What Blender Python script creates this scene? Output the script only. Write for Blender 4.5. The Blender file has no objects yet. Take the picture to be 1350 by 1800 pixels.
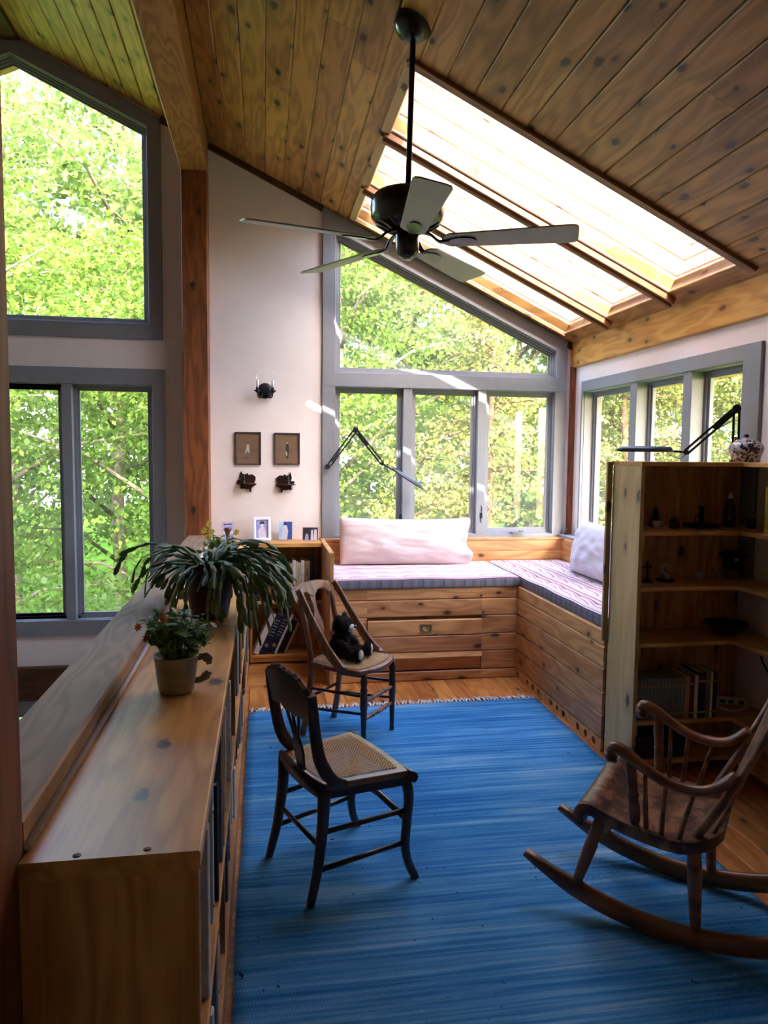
import bpy, bmesh, math, random
from mathutils import Vector, Matrix, noise as mnoise
import numpy as np
S = bpy.context.scene
COL = S.collection
PI = math.pi
# ------------------------------------------------------------------ camera
F_PX, YAW, PITCH, ROLL, CAM_H = 1287.7, .1636037, -.0774135, .00988951, 1.70
def cam_axes():
    cy, sy, cp, sp = math.cos(YAW), math.sin(YAW), math.cos(PITCH), math.sin(PITCH)
    fwd = Vector((sy*cp, cy*cp, sp)); right = Vector((cy, -sy, 0)); up = right.cross(fwd)
    c, s = math.cos(ROLL), math.sin(ROLL)
    return c*right + s*up, -s*right + c*up, fwd
RT, UP, FW = cam_axes()
cam = bpy.data.cameras.new('camera'); camo = bpy.data.objects.new('camera', cam); COL.objects.link(camo)
camo.matrix_world = Matrix(((RT.x, UP.x, -FW.x, 0), (RT.y, UP.y, -FW.y, 0), (RT.z, UP.z, -FW.z, CAM_H), (0, 0, 0, 1)))
cam.sensor_fit = 'VERTICAL'; cam.sensor_height = 36; cam.lens = F_PX/1800*36; cam.clip_start = .02; cam.clip_end = 300
S.camera = camo
def at(x, y, **k):
    """pixel -> point on the plane X=, Y= or Z="""
    d = RT*((x-675)/F_PX) + UP*(-(y-900)/F_PX) + FW
    ax, v = list(k.items())[0]; i = 'XYZ'.index(ax); C = Vector((0, 0, CAM_H))
    return C + d*((v-C[i])/d[i])
# ------------------------------------------------------------------ light
SUN_DIR = Vector((-.256, 1.0, -.79)).normalized()
wd = bpy.data.worlds.new('sky'); S.world = wd; wd.use_nodes = True
nt = wd.node_tree; nt.nodes.clear()
sky = nt.nodes.new('ShaderNodeTexSky'); sky.sky_type = 'NISHITA'; sky.sun_disc = False
sky.sun_elevation = math.asin(-SUN_DIR.z); sky.sun_rotation = math.atan2(-SUN_DIR.x, -SUN_DIR.y)
sky.dust_density = 2.5; sky.air_density = 1.0; sky.ozone_density = 1.0
bg = nt.nodes.new('ShaderNodeBackground'); bg.inputs['Strength'].default_value = 1.5
wo = nt.nodes.new('ShaderNodeOutputWorld')
nt.links.new(sky.outputs[0], bg.inputs[0]); nt.links.new(bg.outputs[0], wo.inputs[0])
sl = bpy.data.lights.new('sun_offscreen', 'SUN'); sl.energy = 6.0; sl.angle = .0093; sl.color = (1, .95, .86)
so = bpy.data.objects.new('sun_offscreen', sl); COL.objects.link(so); so.location = (2, -6, 12)
so.rotation_euler = (-SUN_DIR).to_track_quat('Z', 'Y').to_euler()
S.view_settings.view_transform = 'Standard'; S.view_settings.look = 'None'
S.view_settings.gamma = 1; S.view_settings.use_curve_mapping = False
S.view_settings.exposure = 1.62

# ------------------------------------------------------------------ helpers
WM = {}
def link(o, parent=None, mw=None):
    COL.objects.link(o); mw = mw or Matrix.Identity(4)
    if parent is not None:
        o.parent = parent; o.matrix_basis = WM[parent.name].inverted() @ mw
    else: o.matrix_basis = mw
    WM[o.name] = mw.copy()
    return o
def tag(o, label=None, cat=None, group=None, kind=None):
    if label: o['label'] = label
    if cat: o['category'] = cat
    if group: o['group'] = group
    if kind: o['kind'] = kind
    return o
def thing(name, label, cat, loc=(0, 0, 0), rz=0, group=None, rot=None):
    o = bpy.data.objects.new(name, None); o.empty_display_size = .1
    mw = Matrix.Translation(loc) @ (rot or Matrix.Rotation(rz, 4, 'Z'))
    link(o, None, mw); return tag(o, label, cat, group)
def struct_empty(name, label=None):
    o = bpy.data.objects.new(name, None); link(o); o['kind'] = 'structure'
    if label: o['label'] = label
    return o
class MB:
    def __init__(s): s.v = []; s.f = []; s.m = []; s.s = []; s.X = None
    def add(s, vs, fs, mi=0, smooth=False):
        b = len(s.v)
        if s.X is not None: vs = [s.X @ Vector(q) for q in vs]
        s.v += [tuple(q) for q in vs]
        for f in fs: s.f.append(tuple(b+i for i in f)); s.m.append(mi); s.s.append(smooth)
        return s
    def box(s, x0, x1, y0, y1, z0, z1, mi=0):
        return s.add([(x, y, z) for x in (x0, x1) for y in (y0, y1) for z in (z0, z1)],
                     [(0, 1, 3, 2), (4, 6, 7, 5), (0, 4, 5, 1), (2, 3, 7, 6), (0, 2, 6, 4), (1, 5, 7, 3)], mi)
    def bar(s, a, b, w, h, upv=(0, 0, 1), mi=0, w2=None, h2=None):
        a, b = Vector(a), Vector(b); d = (b-a).normalized(); u = Vector(upv); r = d.cross(u).normalized(); u = r.cross(d)
        w2 = w2 or w; h2 = h2 or h; vs = []
        for p, ww, hh in ((a, w, h), (b, w2, h2)):
            vs += [p+r*i*ww/2+u*j*hh/2 for i, j in ((-1, -1), (1, -1), (1, 1), (-1, 1))]
        return s.add(vs, [(0, 1, 2, 3), (7, 6, 5, 4), (0, 4, 5, 1), (1, 5, 6, 2), (2, 6, 7, 3), (3, 7, 4, 0)], mi)
    def sweep(s, path, prof, upv=(0, 0, 1), mi=0, smooth=True, scale=None, cap=True):
        """prof: list of (a,b) in (side, up) frame, scale: per-point (sa,sb) or float"""
        P = [Vector(p) for p in path]; n = len(prof); vs = []
        U = Vector(upv)
        for i, p in enumerate(P):
            d = (P[min(i+1, len(P)-1)]-P[max(i-1, 0)]).normalized()
            r = d.cross(U)
            if r.length < 1e-4: r = d.cross(Vector((1, 0, .01)))
            r.normalize(); u = r.cross(d)
            sc = 1 if scale is None else scale[i]
            sa, sb = sc if isinstance(sc, (tuple, list)) else (sc, sc)
            vs += [p + r*a*sa + u*b*sb for a, b in prof]
        fs = [(i*n+j, i*n+(j+1) % n, (i+1)*n+(j+1) % n, (i+1)*n+j) for i in range(len(P)-1) for j in range(n)]
        s.add(vs, fs, mi, smooth)
        if cap:
            b = len(s.v)-len(vs); s.f.append(tuple(b+j for j in range(n))[::-1]); s.m.append(mi); s.s.append(False)
            s.f.append(tuple(b+(len(P)-1)*n+j for j in range(n))); s.m.append(mi); s.s.append(False)
        return s
    def tube(s, path, r, n=8, mi=0, upv=(0, 0, 1)):
        prof = [(math.cos(2*PI*k/n), math.sin(2*PI*k/n)) for k in range(n)]
        rs = r if isinstance(r, (list, tuple)) else [r]*len(path)
        return s.sweep(path, prof, upv, mi, True, rs)
    def lathe(s, prof, c=(0, 0, 0), n=20, mi=0, axis=None):
        """prof list of (radius, height); axis = unit direction"""
        c = Vector(c); A = Vector(axis or (0, 0, 1)).normalized()
        e = Vector((1, 0, 0)) if abs(A.x) < .9 else Vector((0, 1, 0)); a1 = A.cross(e).normalized(); a2 = A.cross(a1)
        if axis is None: a1, a2 = Vector((1, 0, 0)), Vector((0, 1, 0))
        vs = [c+A*h+(a1*math.cos(2*PI*k/n)+a2*math.sin(2*PI*k/n))*max(r, 1e-5) for r, h in prof for k in range(n)]
        fs = [(i*n+k, i*n+(k+1) % n, (i+1)*n+(k+1) % n, (i+1)*n+k) for i in range(len(prof)-1) for k in range(n)]
        s.add(vs, fs, mi, True)
        b = len(s.v)-len(vs)
        s.f.append(tuple(b+k for k in range(n))[::-1]); s.m.append(mi); s.s.append(False)
        s.f.append(tuple(b+(len(prof)-1)*n+k for k in range(n))); s.m.append(mi); s.s.append(False)
        return s
    def prism(s, outl, o, a, b, d, mi=0, holes=(), smooth=False):
        """outline (and holes) in the plane o + a*x + b*y, extruded by vector d"""
        o, a, b, d = Vector(o), Vector(a), Vector(b), Vector(d)
        bm = bmesh.new(); loops = [outl]+list(holes)
        for L in loops:
            vv = [bm.verts.new(o+a*x+b*y) for x, y in L]
            for i in range(len(vv)): bm.edges.new((vv[i], vv[(i+1) % len(vv)]))
        bmesh.ops.triangle_fill(bm, use_beauty=True, use_dissolve=False, edges=bm.edges[:])
        bm.normal_update(); bm.verts.index_update()
        vs = [v.co.copy() for v in bm.verts]; nv = len(vs); fs = []
        nrm = a.cross(b)
        for f in bm.faces:
            ids = [v.index for v in f.verts]
            if f.normal.dot(nrm) < 0: ids.reverse()
            fs.append(ids)
        bm.free()
        flip = nrm.dot(d) > 0
        F = []
        for ids in fs:
            F.append(tuple(reversed(ids)) if flip else tuple(ids))
            F.append(tuple(i+nv for i in (ids if flip else reversed(ids))))
        k = 0
        for li, L in enumerate(loops):
            n = len(L); ar = sum(L[i][0]*L[(i+1) % n][1]-L[(i+1) % n][0]*L[i][1] for i in range(n))
            for i in range(n):
                q = (k+i, k+(i+1) % n, nv+k+(i+1) % n, nv+k+i)
                rev = ((ar > 0) != flip) != (li > 0)
                F.append(q[::-1] if rev else q)
            k += n
        return s.add(vs+[v+d for v in vs], F, mi, smooth)
    def build(s, name, mats, parent=None, mw=None, local=False, bevel=0, autosmooth=False, subsurf=0):
        me = bpy.data.meshes.new(name); me.from_pydata(s.v, [], s.f)
        for m in (mats if isinstance(mats, (list, tuple)) else [mats]): me.materials.append(m)
        me.polygons.foreach_set('material_index', s.m); me.polygons.foreach_set('use_smooth', s.s); me.update()
        o = bpy.data.objects.new(name, me)
        if local: mw = WM[parent.name] @ (mw or Matrix.Identity(4))
        link(o, parent, mw)
        if bevel:
            b = o.modifiers.new('bevel', 'BEVEL'); b.width = bevel; b.segments = 2; b.limit_method = 'ANGLE'; b.angle_limit = .6
        if subsurf:
            b = o.modifiers.new('sub', 'SUBSURF'); b.levels = subsurf; b.render_levels = subsurf
        return o
_pl = {}
def board_mesh(L, W, T, ch, mat):
    key = (round(L, 4), round(W, 4), round(T, 4), ch, mat.name)
    if key in _pl: return _pl[key]
    a, b = W/2, T/2; c = min(ch, b*.9, a*.9)
    pr = [(-a, -b+c), (-a+c, -b), (a-c, -b), (a, -b+c), (a, b-c), (a-c, b), (-a+c, b), (-a, b-c)]
    vs = [(x, y, z) for x in (-L/2, L/2) for y, z in pr]
    fs = [tuple(range(7, -1, -1)), tuple(range(8, 16))]+[(i, (i+1) % 8, 8+(i+1) % 8, 8+i) for i in range(8)]
    me = bpy.data.meshes.new('board'); me.from_pydata(vs, [], fs); me.materials.append(mat); me.update()
    _pl[key] = me; return me
def board(name, c, ax, ay, L, W, T, mat, parent=None, ch=.004):
    """a plank: centre c, grain along ax, width along ay"""
    ax, ay = Vector(ax).normalized(), Vector(ay).normalized(); az = ax.cross(ay)
    mw = Matrix(((ax.x, ay.x, az.x, c[0]), (ax.y, ay.y, az.y, c[1]), (ax.z, ay.z, az.z, c[2]), (0, 0, 0, 1)))
    return link(bpy.data.objects.new(name, board_mesh(L, W, T, ch, mat)), parent, mw)
def plank(name, x0, x1, y0, y1, z0, z1, g, mat, parent=None, ch=.004):
    c = ((x0+x1)/2, (y0+y1)/2, (z0+z1)/2); d = {'X': x1-x0, 'Y': y1-y0, 'Z': z1-z0}
    E = {'X': (1, 0, 0), 'Y': (0, 1, 0), 'Z': (0, 0, 1)}
    o = sorted([k for k in 'XYZ' if k != g], key=lambda k: -d[k])
    return board(name, c, E[g], E[o[0]], d[g], d[o[0]], d[o[1]], mat, parent, ch)
def copy_tree(o, mw, parent=None):
    c = o.copy(); link(c, parent, mw)
    for ch in list(o.children): copy_tree(ch, mw @ WM[o.name].inverted() @ WM[ch.name], c)
    return c
def sm(t): return t*t*(3-2*t)
def lerp(a, b, t): return a+(b-a)*t
def catmull(pts, n=6):
    P = [Vector(p) for p in pts]; P = [2*P[0]-P[1]]+P+[2*P[-1]-P[-2]]; out = []
    for i in range(1, len(P)-2):
        for k in range(n):
            t = k/n; a, b, c, d = P[i-1:i+3]
            out.append(.5*((2*b)+(c-a)*t+(2*a-5*b+4*c-d)*t*t+(3*b-a-3*c+d)*t**3))
    out.append(P[-2]); return out

# ------------------------------------------------------------------ materials
_m = {}
def lin(c):
    """sRGB 0-255 -> linear"""
    return tuple((v/255/12.92 if v/255 <= .04045 else ((v/255+.055)/1.055)**2.4) for v in c)+(1,)
class NT:
    def __init__(s, name):
        s.mat = bpy.data.materials.new(name); s.mat.use_nodes = True; s.t = s.mat.node_tree; s.t.nodes.clear()
        s.out = s.n('ShaderNodeOutputMaterial')
    def n(s, ty, **k):
        o = s.t.nodes.new(ty)
        for a, b in k.items():
            if a in o.inputs: s.set(o.inputs[a], b)
            else: setattr(o, a, b)
        return o
    def set(s, inp, v):
        if hasattr(v, 'is_output') or isinstance(v, bpy.types.NodeSocket): s.t.links.new(v, inp)
        else: inp.default_value = v
    def math(s, op, a, b=0., c=0., clamp=False):
        o = s.t.nodes.new('ShaderNodeMath'); o.operation = op; o.use_clamp = clamp
        for i, v in enumerate((a, b, c)): s.set(o.inputs[i], v)
        return o.outputs[0]
    def mix(s, f, a, b, bt='MIX'):
        o = s.t.nodes.new('ShaderNodeMix'); o.data_type = 'RGBA'; o.blend_type = bt
        s.set(o.inputs[0], f); s.set(o.inputs[6], a); s.set(o.inputs[7], b); return o.outputs[2]
    def ramp(s, f, stops, interp='LINEAR'):
        o = s.t.nodes.new('ShaderNodeValToRGB'); o.color_ramp.interpolation = interp
        e = o.color_ramp.elements
        while len(e) < len(stops): e.new(.5)
        for x, (p, c) in zip(e, stops): x.position = p; x.color = c
        s.set(o.inputs[0], f); return o.outputs[0]
    def map(s, v, scale=(1, 1, 1), loc=(0, 0, 0), rot=(0, 0, 0)):
        o = s.n('ShaderNodeMapping'); s.set(o.inputs[0], v)
        o.inputs[1].default_value = loc; o.inputs[2].default_value = rot; o.inputs[3].default_value = scale; return o.outputs[0]
    def noise(s, v, scale=5., detail=3., rough=.5, dist=0.):
        o = s.n('ShaderNodeTexNoise'); s.set(o.inputs['Vector'], v)
        o.inputs['Scale'].default_value = scale; o.inputs['Detail'].default_value = detail
        o.inputs['Roughness'].default_value = rough; o.inputs['Distortion'].default_value = dist; return o.outputs[0]
    def coord(s, which='Object', rand=True):
        tc = s.n('ShaderNodeTexCoord').outputs[which]
        if not rand: return tc
        r = s.n('ShaderNodeObjectInfo').outputs['Random']
        cx = s.n('ShaderNodeCombineXYZ'); s.set(cx.inputs[0], s.math('MULTIPLY', r, 43.)); s.set(cx.inputs[1], s.math('MULTIPLY', r, 17.3)); s.set(cx.inputs[2], s.math('MULTIPLY', r, 7.7))
        a = s.n('ShaderNodeVectorMath', operation='ADD'); s.set(a.inputs[0], tc); s.set(a.inputs[1], cx.outputs[0]); return a.outputs[0]
    def bsdf(s, col, rough=.5, spec=.5, metal=0., bump=None, bs=.2, bd=.01, **k):
        p = s.n('ShaderNodeBsdfPrincipled'); s.set(p.inputs['Base Color'], col); s.set(p.inputs['Roughness'], rough)
        p.inputs['Specular IOR Level'].default_value = spec; p.inputs['Metallic'].default_value = metal
        for a, b in k.items(): s.set(p.inputs[a.replace('_', ' ')], b)
        if bump is not None:
            b = s.n('ShaderNodeBump'); b.inputs['Strength'].default_value = bs; b.inputs['Distance'].default_value = bd
            s.set(b.inputs['Height'], bump); s.set(p.inputs['Normal'], b.outputs[0])
        s.set(s.out.inputs[0], p.outputs[0]); s.p = p; return s.mat
def plain(name, c, rough=.5, spec=.5, metal=0., var=.06, nscale=30., bump=0., **k):
    if name in _m: return _m[name]
    t = NT(name); v = t.coord(); n = t.noise(v, nscale, 4)
    c = lin(c) if max(c) > 1 else tuple(c)[:3]+(1,)
    lo = tuple(x*(1-var*2) for x in c[:3])+(1,); hi = tuple(min(1, x*(1+var*2)) for x in c[:3])+(1,)
    col = t.ramp(n, [(.3, lo), (.7, hi)])
    _m[name] = t.bsdf(col, rough, spec, metal, n if bump else None, bump or .1, .004, **k); return _m[name]
def wood(name, light, dark, knot=(38, 20, 12), kd=1., rough=.45, axis='X', var=.16, spec=.4, kscale=1., grain=1., coat=0.):
    """grain runs along the object's local `axis`; knots and grain follow the piece itself"""
    if name in _m: return _m[name]
    t = NT(name); v = t.coord()
    if axis != 'X':
        sp = t.n('ShaderNodeSeparateXYZ'); t.set(sp.inputs[0], v); cb = t.n('ShaderNodeCombineXYZ')
        for i, k in enumerate({'Z': (2, 0, 1), 'Y': (1, 0, 2)}[axis]): t.set(cb.inputs[i], sp.outputs[k])
        v = cb.outputs[0]
    warp = t.noise(t.map(v, (1.1, 6, 6)), 1., 2.)
    rings = t.math('MULTIPLY_ADD', t.math('SINE', t.math('MULTIPLY', warp, 46.*grain)), .5, .5)
    fine = t.noise(t.map(v, (4, 130, 130)), 1., 3.)
    f = t.math('ADD', t.math('MULTIPLY', rings, .42), t.math('MULTIPLY', fine, .58))
    broad = t.noise(t.map(v, (.9, 3.5, 3.5)), 1., 2.)
    f = t.math('ADD', t.math('MULTIPLY', f, .75), t.math('MULTIPLY', broad, .35))
    L, D, K = lin(light), lin(dark), lin(knot)
    col = t.ramp(f, [(.25, D), (.72, L)])
    rnd = t.n('ShaderNodeObjectInfo').outputs['Random']
    hs = t.n('ShaderNodeHueSaturation'); t.set(hs.inputs['Color'], col)
    t.set(hs.inputs['Value'], t.math('MULTIPLY_ADD', rnd, var*2, 1-var)); t.set(hs.inputs['Hue'], t.math('MULTIPLY_ADD', rnd, .012, .494)); col = hs.outputs[0]
    h = fine
    if kd > 0:
        vo = t.n('ShaderNodeTexVoronoi', voronoi_dimensions='2D'); dv = t.n('ShaderNodeVectorMath', operation='ADD')
        nz = t.n('ShaderNodeTexNoise'); t.set(nz.inputs['Vector'], t.map(v, (9, 9, 9))); ns = t.n('ShaderNodeVectorMath', operation='SCALE')
        t.set(ns.inputs[0], nz.outputs['Color']); ns.inputs['Scale'].default_value = .12
        t.set(dv.inputs[0], t.map(v, (3.4*kscale, 6.4*kscale, 0))); t.set(dv.inputs[1], ns.outputs[0]); t.set(vo.inputs['Vector'], dv.outputs[0])
        vo.inputs['Scale'].default_value = 1.
        keep = t.math('GREATER_THAN', t.n('ShaderNodeSeparateColor', Color=vo.outputs['Color']).outputs[0], 1-kd*.62)
        size = t.math('MULTIPLY_ADD', t.n('ShaderNodeSeparateColor', Color=vo.outputs['Color']).outputs[1], .085, .075)
        d = t.math('DIVIDE', vo.outputs['Distance'], size)
        core = t.ramp(d, [(.45, (1, 1, 1, 1)), (1., (0, 0, 0, 1))], 'EASE'); halo = t.ramp(t.math('MULTIPLY', d, .33), [(.1, (1, 1, 1, 1)), (1., (0, 0, 0, 1))], 'EASE')
        k1 = t.math('MULTIPLY', core, keep); k2 = t.math('MULTIPLY', t.math('MULTIPLY', halo, keep), .45)
        col = t.mix(k2, col, tuple(x*.55 for x in D[:3])+(1,)); col = t.mix(t.math('MULTIPLY', k1, .9), col, K)
    _m[name] = t.bsdf(col, rough, spec, 0., h, .12, .003, **({'Coat_Weight': coat, 'Coat_Roughness': .25} if coat else {})); return _m[name]

CEIL = wood('ceiling_pine', (186, 134, 68), (132, 88, 36), (34, 17, 9), 1.0, .42, kscale=.85)
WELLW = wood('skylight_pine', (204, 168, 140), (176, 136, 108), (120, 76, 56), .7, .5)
CEDAR = wood('cedar_boards', (212, 154, 100), (172, 114, 66), (66, 32, 18), .8, .5)
CEDARL = CEDAR
FLOORW = wood('floor_pine', (206, 134, 70), (160, 88, 36), (70, 34, 16), .5, .3, coat=.3)
PINE = wood('shelf_pine', (222, 166, 92), (182, 120, 56), (62, 36, 22), .5, .36, kscale=.6, coat=.12)
PINED = wood('case_pine', (216, 158, 90), (176, 114, 56), (62, 36, 22), .35, .45)
PALE = wood('stile_pine', (198, 164, 110), (178, 142, 90), (74, 40, 26), .8, .5, kscale=.8, grain=.6)
TIMBER = wood('fir_timber', (168, 116, 58), (122, 74, 30), (60, 34, 18), .12, .55, grain=1.6)
YTIMBER = wood('plate_timber', (206, 156, 76), (168, 112, 42), (84, 48, 20), .5, .5)
POSTW = wood('post_timber', (138, 76, 42), (94, 46, 22), (40, 20, 12), .3, .55)
LEDGE = wood('rail_timber', (172, 140, 108), (134, 104, 78), (80, 56, 40), .2, .6, grain=1.4)  # grey-brown of wear, with light reflected off the rail put into the colour
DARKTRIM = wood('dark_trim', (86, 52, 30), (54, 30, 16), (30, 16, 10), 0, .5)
DARKW = wood('walnut_dark', (62, 34, 22), (30, 16, 11), (20, 10, 8), 0, .3, axis='Z', coat=.35)
BROWNW = wood('mahogany', (142, 86, 54), (86, 46, 28), (30, 16, 10), 0, .3, axis='Z', coat=.35)
ROCKW = wood('worn_rocker_wood', (152, 100, 60), (78, 46, 26), (30, 18, 12), 0, .38, axis='X', grain=.7, coat=.2)
WALL = plain('wall_plaster', (232, 218, 212), .9, .2, var=.01, nscale=8., bump=.05)
GREY = plain('grey_trim_paint', (132, 132, 138), .45, .4, var=.02, nscale=14.)
GREYD = GREY
BLACK = plain('black_gloss', (14, 12, 12), .22, .6, var=.02)
BLACKM = plain('black_matte', (18, 18, 20), .5, .4, var=.02)
IRON = plain('wrought_iron', (34, 36, 40), .45, .5, .5)
CHROME = plain('dull_metal', (150, 150, 152), .3, .5, 1.)
BRASS = plain('aged_brass', (176, 150, 90), .35, .5, 1.)
WHITE = plain('white_paint', (226, 222, 228), .4, .5, var=.02)
def mk_glass(name='window_glass', dust=.035, fr=1.0):
    t = NT(name); ge = t.n('ShaderNodeNewGeometry'); dt = t.n('ShaderNodeVectorMath', operation='DOT_PRODUCT')
    t.set(dt.inputs[0], ge.outputs['Normal']); t.set(dt.inputs[1], ge.outputs['Incoming'])
    c = t.math('SUBTRACT', 1., t.math('ABSOLUTE', dt.outputs['Value']), clamp=True)
    sch = t.math('MULTIPLY_ADD', t.math('POWER', c, 5.), .9, .025)
    tr = t.n('ShaderNodeBsdfTransparent'); gl = t.n('ShaderNodeBsdfGlossy', Roughness=.0); df = t.n('ShaderNodeBsdfDiffuse', Color=(.9, .92, .95, 1))
    m1 = t.n('ShaderNodeMixShader'); t.set(m1.inputs[0], t.math('MULTIPLY', sch, fr)); t.set(m1.inputs[1], tr.outputs[0]); t.set(m1.inputs[2], gl.outputs[0])
    m2 = t.n('ShaderNodeMixShader'); m2.inputs[0].default_value = dust; t.set(m2.inputs[1], m1.outputs[0]); t.set(m2.inputs[2], df.outputs[0])
    t.set(t.out.inputs[0], m2.outputs[0]); _m[name] = t.mat; return t.mat
GLASS = mk_glass()
# ================================================================== SETTING
R = random.Random(7)
SL, Z0 = .472, 3.985                    # right roof slope: Z = Z0 - SL*X
RX = -1.9; RZ = Z0-SL*RX                # ridge
NRM = Vector((SL, 0, 1)).normalized()
TAN = Vector((1, 0, -SL)).normalized()
def cz(x): return Z0-SL*x if x > RX else RZ+SL*(x-RX)
def cp(x, y, n=0): return Vector((x, y, Z0-SL*x))+NRM*n
YB, XR = 6.25, 2.74                     # inner faces of the back and right walls
XL, YF, ZLOW = -4.2, -2.8, -2.7
# floor of the loft
b = MB().box(-.61, XR+.02, YF, YB, -.25, -.014)
floor = b.build('floor', FLOORW); tag(floor, kind='structure')
w = .1315; x = -.10
while x < XR:
    x1 = min(x+w, XR); cuts = sorted([YF, 5.36]+[R.uniform(-1.5, 4.9) for _ in range(2)])
    for a, c in zip(cuts[:-1], cuts[1:]):
        if c-a > .05: plank('floor_plank', x+.0006, x1-.0006, a+.0006, c-.0006, -.0155, 0, 'Y', FLOORW, floor, .0015)
    x += w
lowf = MB().box(XL, -.45, YF, YB, ZLOW-.1, ZLOW).build('floor_lower', FLOORW); tag(lowf, kind='structure')
# back wall with its openings
def rect(x0, x1, z0, z1): return [(x0, z0), (x1, z0), (x1, z1), (x0, z1)]
LU = [(-2.9, 2.735), (-.905, 2.735), (-.905, 4.27), (RX, 4.735), (-2.9, 4.27)]
LL = rect(-3.13, -.89, .33, 2.245)
LW = rect(-3.13, -.89, -2.2, -.44)
BU = [(.60, 2.395), (2.565, 2.395), (2.565, 2.63), (.60, 3.555)]
BL = rect(.60, 2.56, 1.012, 2.275)
outl = [(XL, ZLOW), (XR+.25, ZLOW), (XR+.25, cz(XR+.25)+.1), (RX, RZ+.1), (XL, cz(XL)+.1)]
wb = MB().prism(outl, (0, YB, 0), (1, 0, 0), (0, 0, 1), (0, .16, 0), holes=[LU, LL, LW, BU, BL]).build('wall_back', WALL); tag(wb, kind='structure')
RWO = (3.87, 6.02, 1.0, 2.262)
wr = MB().prism([(YF, -.3), (YB+.16, -.3), (YB+.16, 2.80), (YF, 2.80)], (XR, 0, 0), (0, 1, 0), (0, 0, 1), (.16, 0, 0),
                holes=[rect(RWO[0], RWO[1], RWO[2], RWO[3])]).build('wall_right', WALL); tag(wr, kind='structure')
wl = MB().box(XL-.15, XL, YF, YB+.16, ZLOW, cz(XL)+.2).build('wall_left', WALL); tag(wl, kind='structure')
wf = MB().prism(outl, (0, YF-.15, 0), (1, 0, 0), (0, 0, 1), (0, .15, 0)).build('wall_front', WALL); tag(wf, kind='structure')
hw = MB().box(-.575, -.45, YF, YB, -.25, .90).build('wall_half', WALL); tag(hw, kind='structure')
fl2 = MB().box(-.61, -.4501, YF, YB, ZLOW, -.25).build('wall_under_loft', WALL); tag(fl2, kind='structure')

# ---- windows: frame, mullions, sashes and panes
def ring(mb, outer, inner, o, a, b_, d, mi=0): mb.prism(outer, o, a, b_, d, mi, holes=[inner])
def inset(poly, d):
    n = len(poly); out = []
    for i in range(n):
        p0, p1, p2 = Vector(poly[i-1]), Vector(poly[i]), Vector(poly[(i+1) % n])
        e1, e2 = (p1-p0).normalized(), (p2-p1).normalized(); n1, n2 = Vector((-e1.y, e1.x)), Vector((-e2.y, e2.x))
        m = (n1+n2).normalized(); out.append(tuple(p1+m*(d/max(.2, m.dot(n1)))))
    return out
WIN = [0]
def window(poly, trim, lights, o, a, b_, nrm, gdepth=.075, label='', sash=.048, crank=(), bead=0):
    """poly: opening (ccw); trim: outer outline of the flat casing; lights: sash openings; nrm points into the room"""
    WIN[0] += 1; n = Vector(nrm); o = Vector(o)
    root = struct_empty('window_%d' % WIN[0], label)
    mb = MB(); ring(mb, trim, poly, o, a, b_, n*.022); mb.build('casing', GREY, root, bevel=.003)
    mb = MB(); ring(mb, [(p[0], p[1]) for p in inset(poly, -.012)], inset(poly, .004), o, a, b_, -n*.155); mb.build('jamb', GREY, root)
    if bead:
        for k in range(bead):
            mb = MB(); ring(mb, inset(poly, .005), inset(poly, .018+.016*k), o-n*(.03+.018*k), a, b_, -n*.016); mb.build('stop_bead', GREY, root, bevel=.002)
    for L in lights:
        s = root
        ol = inset(L, .002); il = inset(L, sash)
        mb = MB(); ring(mb, ol, inset(L, sash*.55), o-n*(gdepth-.02), a, b_, -n*.045); ring(mb, inset(L, sash*.5), il, o-n*(gdepth-.008), a, b_, -n*.026)
        sa = mb.build('sash', GREYD, root, bevel=.002)
        mb = MB(); mb.prism(inset(L, sash-.004), o-n*(gdepth+.004), a, b_, -n*.005); mb.build('pane', GLASS, sa)
    return root
AX, AZ, NB = (1, 0, 0), (0, 0, 1), (0, -1, 0)
def grow(poly, d): return inset(poly, -d)
O = (0, YB, 0)
window(LU, [(-3.01, 2.612), (-.798, 2.612), (-.798, cz(-.798)-.03), (RX, RZ-.015), (-3.01, cz(-3.01)-.03)], [LU], O, AX, AZ, NB, .06, 'tall grey framed gable window with a pointed head', .03, bead=3)
def cas(x0, x1, z0, z1, mull, wd):
    xs = [x0]+[m for q in mull for m in (q-wd/2, q+wd/2)]+[x1]
    return [rect(xs[i], xs[i+1], z0, z1) for i in range(0, len(xs), 2)]
def add_mull(root, mull, wd, z0, z1, o, a, n):
    for q in mull:
        p = Vector(o)+Vector(a)*q; nn = Vector(n)
        mb = MB(); s = Vector(a)*(wd/2)
        mb.add([p-s+nn*.012+Vector((0, 0, z0)), p+s+nn*.012+Vector((0, 0, z0)), p+s-nn*.11+Vector((0, 0, z0)), p-s-nn*.11+Vector((0, 0, z0)),
                p-s+nn*.012+Vector((0, 0, z1)), p+s+nn*.012+Vector((0, 0, z1)), p+s-nn*.11+Vector((0, 0, z1)), p-s-nn*.11+Vector((0, 0, z1))],
               [(0, 1, 2, 3), (7, 6, 5, 4), (0, 4, 5, 1), (1, 5, 6, 2), (2, 6, 7, 3), (3, 7, 4, 0)])
        mb.build('mullion', GREY, root, bevel=.003)
m = [-1.55, -2.47]
w2 = window(LL, rect(-3.24, -.79, .2, 2.376), cas(-3.13, -.89, .33, 2.245, m, .07), O, AX, AZ, NB, .07, 'grey casement window below the gable window')
add_mull(w2, m, .075, .33, 2.245, O, AX, NB)
w3 = window(LW, rect(-3.24, -.79, -2.3, -.33), cas(-3.13, -.89, -2.2, -.44, m, .07), O, AX, AZ, NB, .07, 'grey window of the lower storey')
add_mull(w3, m, .075, -2.2, -.44, O, AX, NB)
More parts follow.
